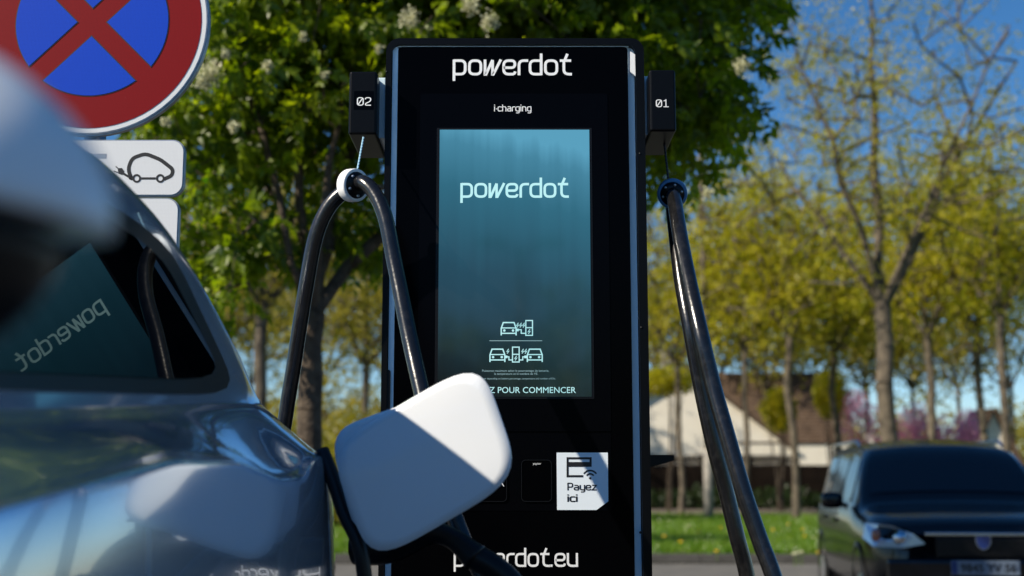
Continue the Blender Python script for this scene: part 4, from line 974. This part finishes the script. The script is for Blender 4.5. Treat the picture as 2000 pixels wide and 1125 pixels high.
# ------------------------------------------------------------------ dark people carrier
mv = thing('people_carrier', 'dark blue black people carrier parked facing us beyond the charger on the right', 'car', (0, 0, 0))
S = [  # y, half width low, half width belt, belt z, top half width, top z (side), centre z
 (0.00, .58, .56, .74, .50, .78, .80), (.05, .72, .70, .78, .62, .83, .86), (.16, .80, .79, .81, .70, .87, .91), (.40, .85, .84, .86, .76, .91, .96), (.85, .865, .85, .91, .78, .945, .99), (1.02, .87, .85, .94, .76, .985, 1.03),
 (1.22, .87, .85, .98, .74, 1.19, 1.23), (1.46, .87, .85, .99, .68, 1.39, 1.45), (1.64, .87, .85, .99, .655, 1.46, 1.53), (2.1, .87, .85, 1.0, .64, 1.52, 1.60), (3.3, .87, .85, 1.0, .64, 1.53, 1.61), (4.0, .86, .84, 1.0, .66, 1.52, 1.57), (4.25, .84, .82, 1.0, .67, 1.38, 1.43), (4.38, .82, .80, .98, .72, 1.05, 1.08), (4.44, .7, .68, .8, .6, .9, .92)]
def sten(y):
    for a, b in zip(S, S[1:]):
        if a[0] <= y <= b[0]: f = (y - a[0]) / (b[0] - a[0]); return [lerp(p, q, f) for p, q in zip(a, b)]
    return S[-1]
def sec2(y, lo=.24):
    q = [sum(v) / 3 for v in zip(sten(max(0, y - .06)), sten(min(4.44, y)), sten(min(4.44, y + .06)))] if y > .02 else sten(0)
    wl, wb, zb, wt, zt_, zc = q[1:]
    return [(wl - .09, lo), (wl - .01, lo + .1), (wl, .5), (wl - .004, zb - .16), (wb - .005, zb - .05), (wb - .03, zb), (lerp(wb - .03, wt, .5), lerp(zb, zt_, .5)), (wt, zt_), (wt - .09, lerp(zt_, zc, .55)), (wt * .4, lerp(zt_, zc, .95)), (0, zc)]
ys2 = [0, .02, .05, .09, .14, .2, .28] + list(np.arange(.36, 4.4401, .06)); vs, fs = [], []; n2 = 11
for y in ys2: vs += [(x, y, z) for x, z in sec2(y)]
for i in range(len(ys2) - 1):
    for j in range(n2 - 1): a = i * n2 + j; fs.append((a, a + 1, a + n2 + 1, a + n2))
nb = len(vs); vs += [(-x, y, z) for x, y, z in vs]; fs += [(d + nb, c + nb, b + nb, a + nb) for a, b, c, d in fs]
for e in (0, len(ys2) - 1):
    L = [e * n2 + j for j in range(n2)]; fs.append(L + [nb + v for v in L[::-1][1:]])
mesh('body', vs, fs, M['black_paint'], mv, True)
def side2(name, y0, y1, t0, t1, m, off=.008, sl0=0, sl1=0):
    for s in (1, -1):
        vs, fs = [], []; ny, nt_ = 10, 5
        for i in range(ny + 1):
            for j in range(nt_ + 1):
                t_ = lerp(t0, t1, j / nt_); y = lerp(y0 + sl0 * t_, y1 + sl1 * t_, i / ny); P = sec2(y); a, b = P[5], P[7]
                vs.append((s * (lerp(a[0], b[0], t_) + off), y, lerp(a[1], b[1], t_)))
        for i in range(ny):
            for j in range(nt_): a = i * (nt_ + 1) + j; fs.append((a, a + 1, a + nt_ + 2, a + nt_ + 1))
        mesh(name, vs, fs, m, mv, True)
side2('side_window', 1.45, 2.3, .06, .88, M['dark_glass'], sl0=.30); side2('side_window', 2.4, 3.3, .06, .88, M['dark_glass']); side2('side_window', 3.4, 4.1, .06, .85, M['dark_glass'])
def scr2(name, y0, y1, fw, m, off=.01):
    vs, fs = [], []; nx, ny = 14, 8
    for i in range(ny + 1):
        y = lerp(y0, y1, i / ny); P = sec2(y)
        for j in range(nx + 1):
            f = -1 + 2 * j / nx; xa = abs(f) * P[7][0] * fw; z = P[10][1]
            for a, b in zip(P[6:], P[7:]):
                if b[0] <= xa <= a[0]: z = lerp(a[1], b[1], (xa - a[0]) / (b[0] - a[0] + 1e-9)); break
            vs.append((math.copysign(xa, f), y, z + off))
    for i in range(ny):
        for j in range(nx): a = i * (nx + 1) + j; fs.append((a, a + 1, a + nx + 2, a + nx + 1))
    return mesh(name, vs, fs, m, mv, True)
scr2('windscreen', 1.10, 1.60, .93, M['dark_glass'])
for s in (1, -1):
    # headlamp: wedge wrapping the corner
    vs = [(s * .44, -.03, .71), (s * .62, -.02, .675), (s * .82, .12, .68), (s * .875, .33, .74), (s * .85, .33, .86), (s * .68, .05, .85), (s * .52, -.02, .78)]
    bm = bmesh.new(); f1 = [bm.verts.new(v) for v in vs]; f2 = [bm.verts.new((v[0] * .97, v[1] + .12, v[2])) for v in vs]; bm.faces.new(f1); bm.faces.new(f2[::-1])
    for i in range(7): j = (i + 1) % 7; bm.faces.new([f1[i], f2[i], f2[j], f1[j]])
    bmesh.ops.recalc_face_normals(bm, faces=bm.faces); hl = from_bm('headlamp', bm, M['headlamp'], mv)
    lathe('reflector', [(.001, .0), (.04, -.01), (.06, -.03)], (s * .62, -.02, .755), (0, -1, 0), M['chrome'], hl, 16); superell('indicator', (s * .80, .10, .77), (.035, .03, .05), M['amber'], hl, n=12)
    tube('roof_rail', [(s * .655, 1.95, 1.53), (s * .655, 2.1, 1.58), (s * .655, 3.8, 1.59), (s * .655, 3.95, 1.54)], .016, M['steel'], mv, 8)
    superell('wing_mirror', (s * .99, 1.42, 1.03), (.10, .06, .075), M['black_paint'], mv, n=14); tube('mirror_arm', [(s * .85, 1.43, .98), (s * .93, 1.42, 1.0)], .02, M['plastic_black'], mv, 6)
    box('door_handle', min(s * .872, s * .895), max(s * .872, s * .895), 2.15, 2.32, .82, .85, M['black_paint'], mv); box('door_handle', min(s * .872, s * .895), max(s * .872, s * .895), 3.1, 3.27, .83, .86, M['black_paint'], mv)
    for y in (.78, 3.68):
        wv = lathe('wheel', [(.2, .0), (.29, .0), (.305, .02), (.31, .05), (.31, .15), (.3, .18), (.2, .18)], (s * .67 if s > 0 else -.85, y, .31), (1, 0, 0), M['tyre'], mv, 28)
        lathe('rim', [(.001, .185 if s > 0 else -.012), (.18, .18 if s > 0 else -.005), (.2, .17 if s > 0 else .0), (.2, .06)], (s * .67 if s > 0 else -.85, y, .31), (1, 0, 0), M['steel'], wv, 20)
        lathe('wheel_arch', [(.315, -.002), (.36, -.004), (.36, .006), (.315, .004)], (s * .868, y, .33), (1, 0, 0), M['rubber_trim'], mv, 24)
gr = box('grille', -.36, .36, -.022, .03, .60, .765, M['plastic_black'], mv, .015)
for z in (.63, .66, .69, .72): box('grille_bar', -.34, .34, -.030, -.021, z, z + .01, M['plastic_black'], gr)
box('grille_chrome', -.44, .44, -.035, .01, .772, .80, M['chrome'], mv, .006)
bd = [(-.05, .775), (.05, .775), (.052, .72), (.03, .685), (0, .67), (-.03, .685), (-.052, .72)]
prism('badge_rim', [(x * 1.15, .725 + (z - .725) * 1.14) for x, z in bd], -.044, .01, M['chrome'], mv); prism('badge', bd, -.048, .01, M['badge_blue'], mv)
box('bumper', -.74, .74, -.06, .08, .26, .59, M['black_paint'], mv, .03, 3)
pt = box('number_plate', -.26, .26, -.074, -.062, .475, .585, M['plate_white'], mv, .003)
box('plate_band', -.257, -.215, -.077, -.0745, .48, .58, M['plate_blue'], pt)
lt = fit_text('lettering', '9845 YV 56', (.022, .498), .42, -.0745, M['black_print'], pt, bold=.03)
tube('aerial', [(0, 1.98, 1.55), (0, 2.25, 1.83)], .005, M['plastic_black'], mv, 6)
for s in (-.33, .33): tube('wiper', [(s - .25, 1.14, 1.085), (s + .3, 1.10, 1.06)], .009, M['plastic_black'], mv, 6)
box('inspection_sticker', -.62, -.56, 1.22, 1.25, 1.10, 1.16, M['white_print'], mv)
for s in (-.36, .36):
    superell('front_seat', (s, 2.2, 1.1), (.24, .08, .3), M['seat'], mv, n=12)
mp_ = W(1915, 1000, 10.3); mv.location = (mp_.x, 10.3, 0); mv.rotation_euler = (0, 0, R(-7.5))
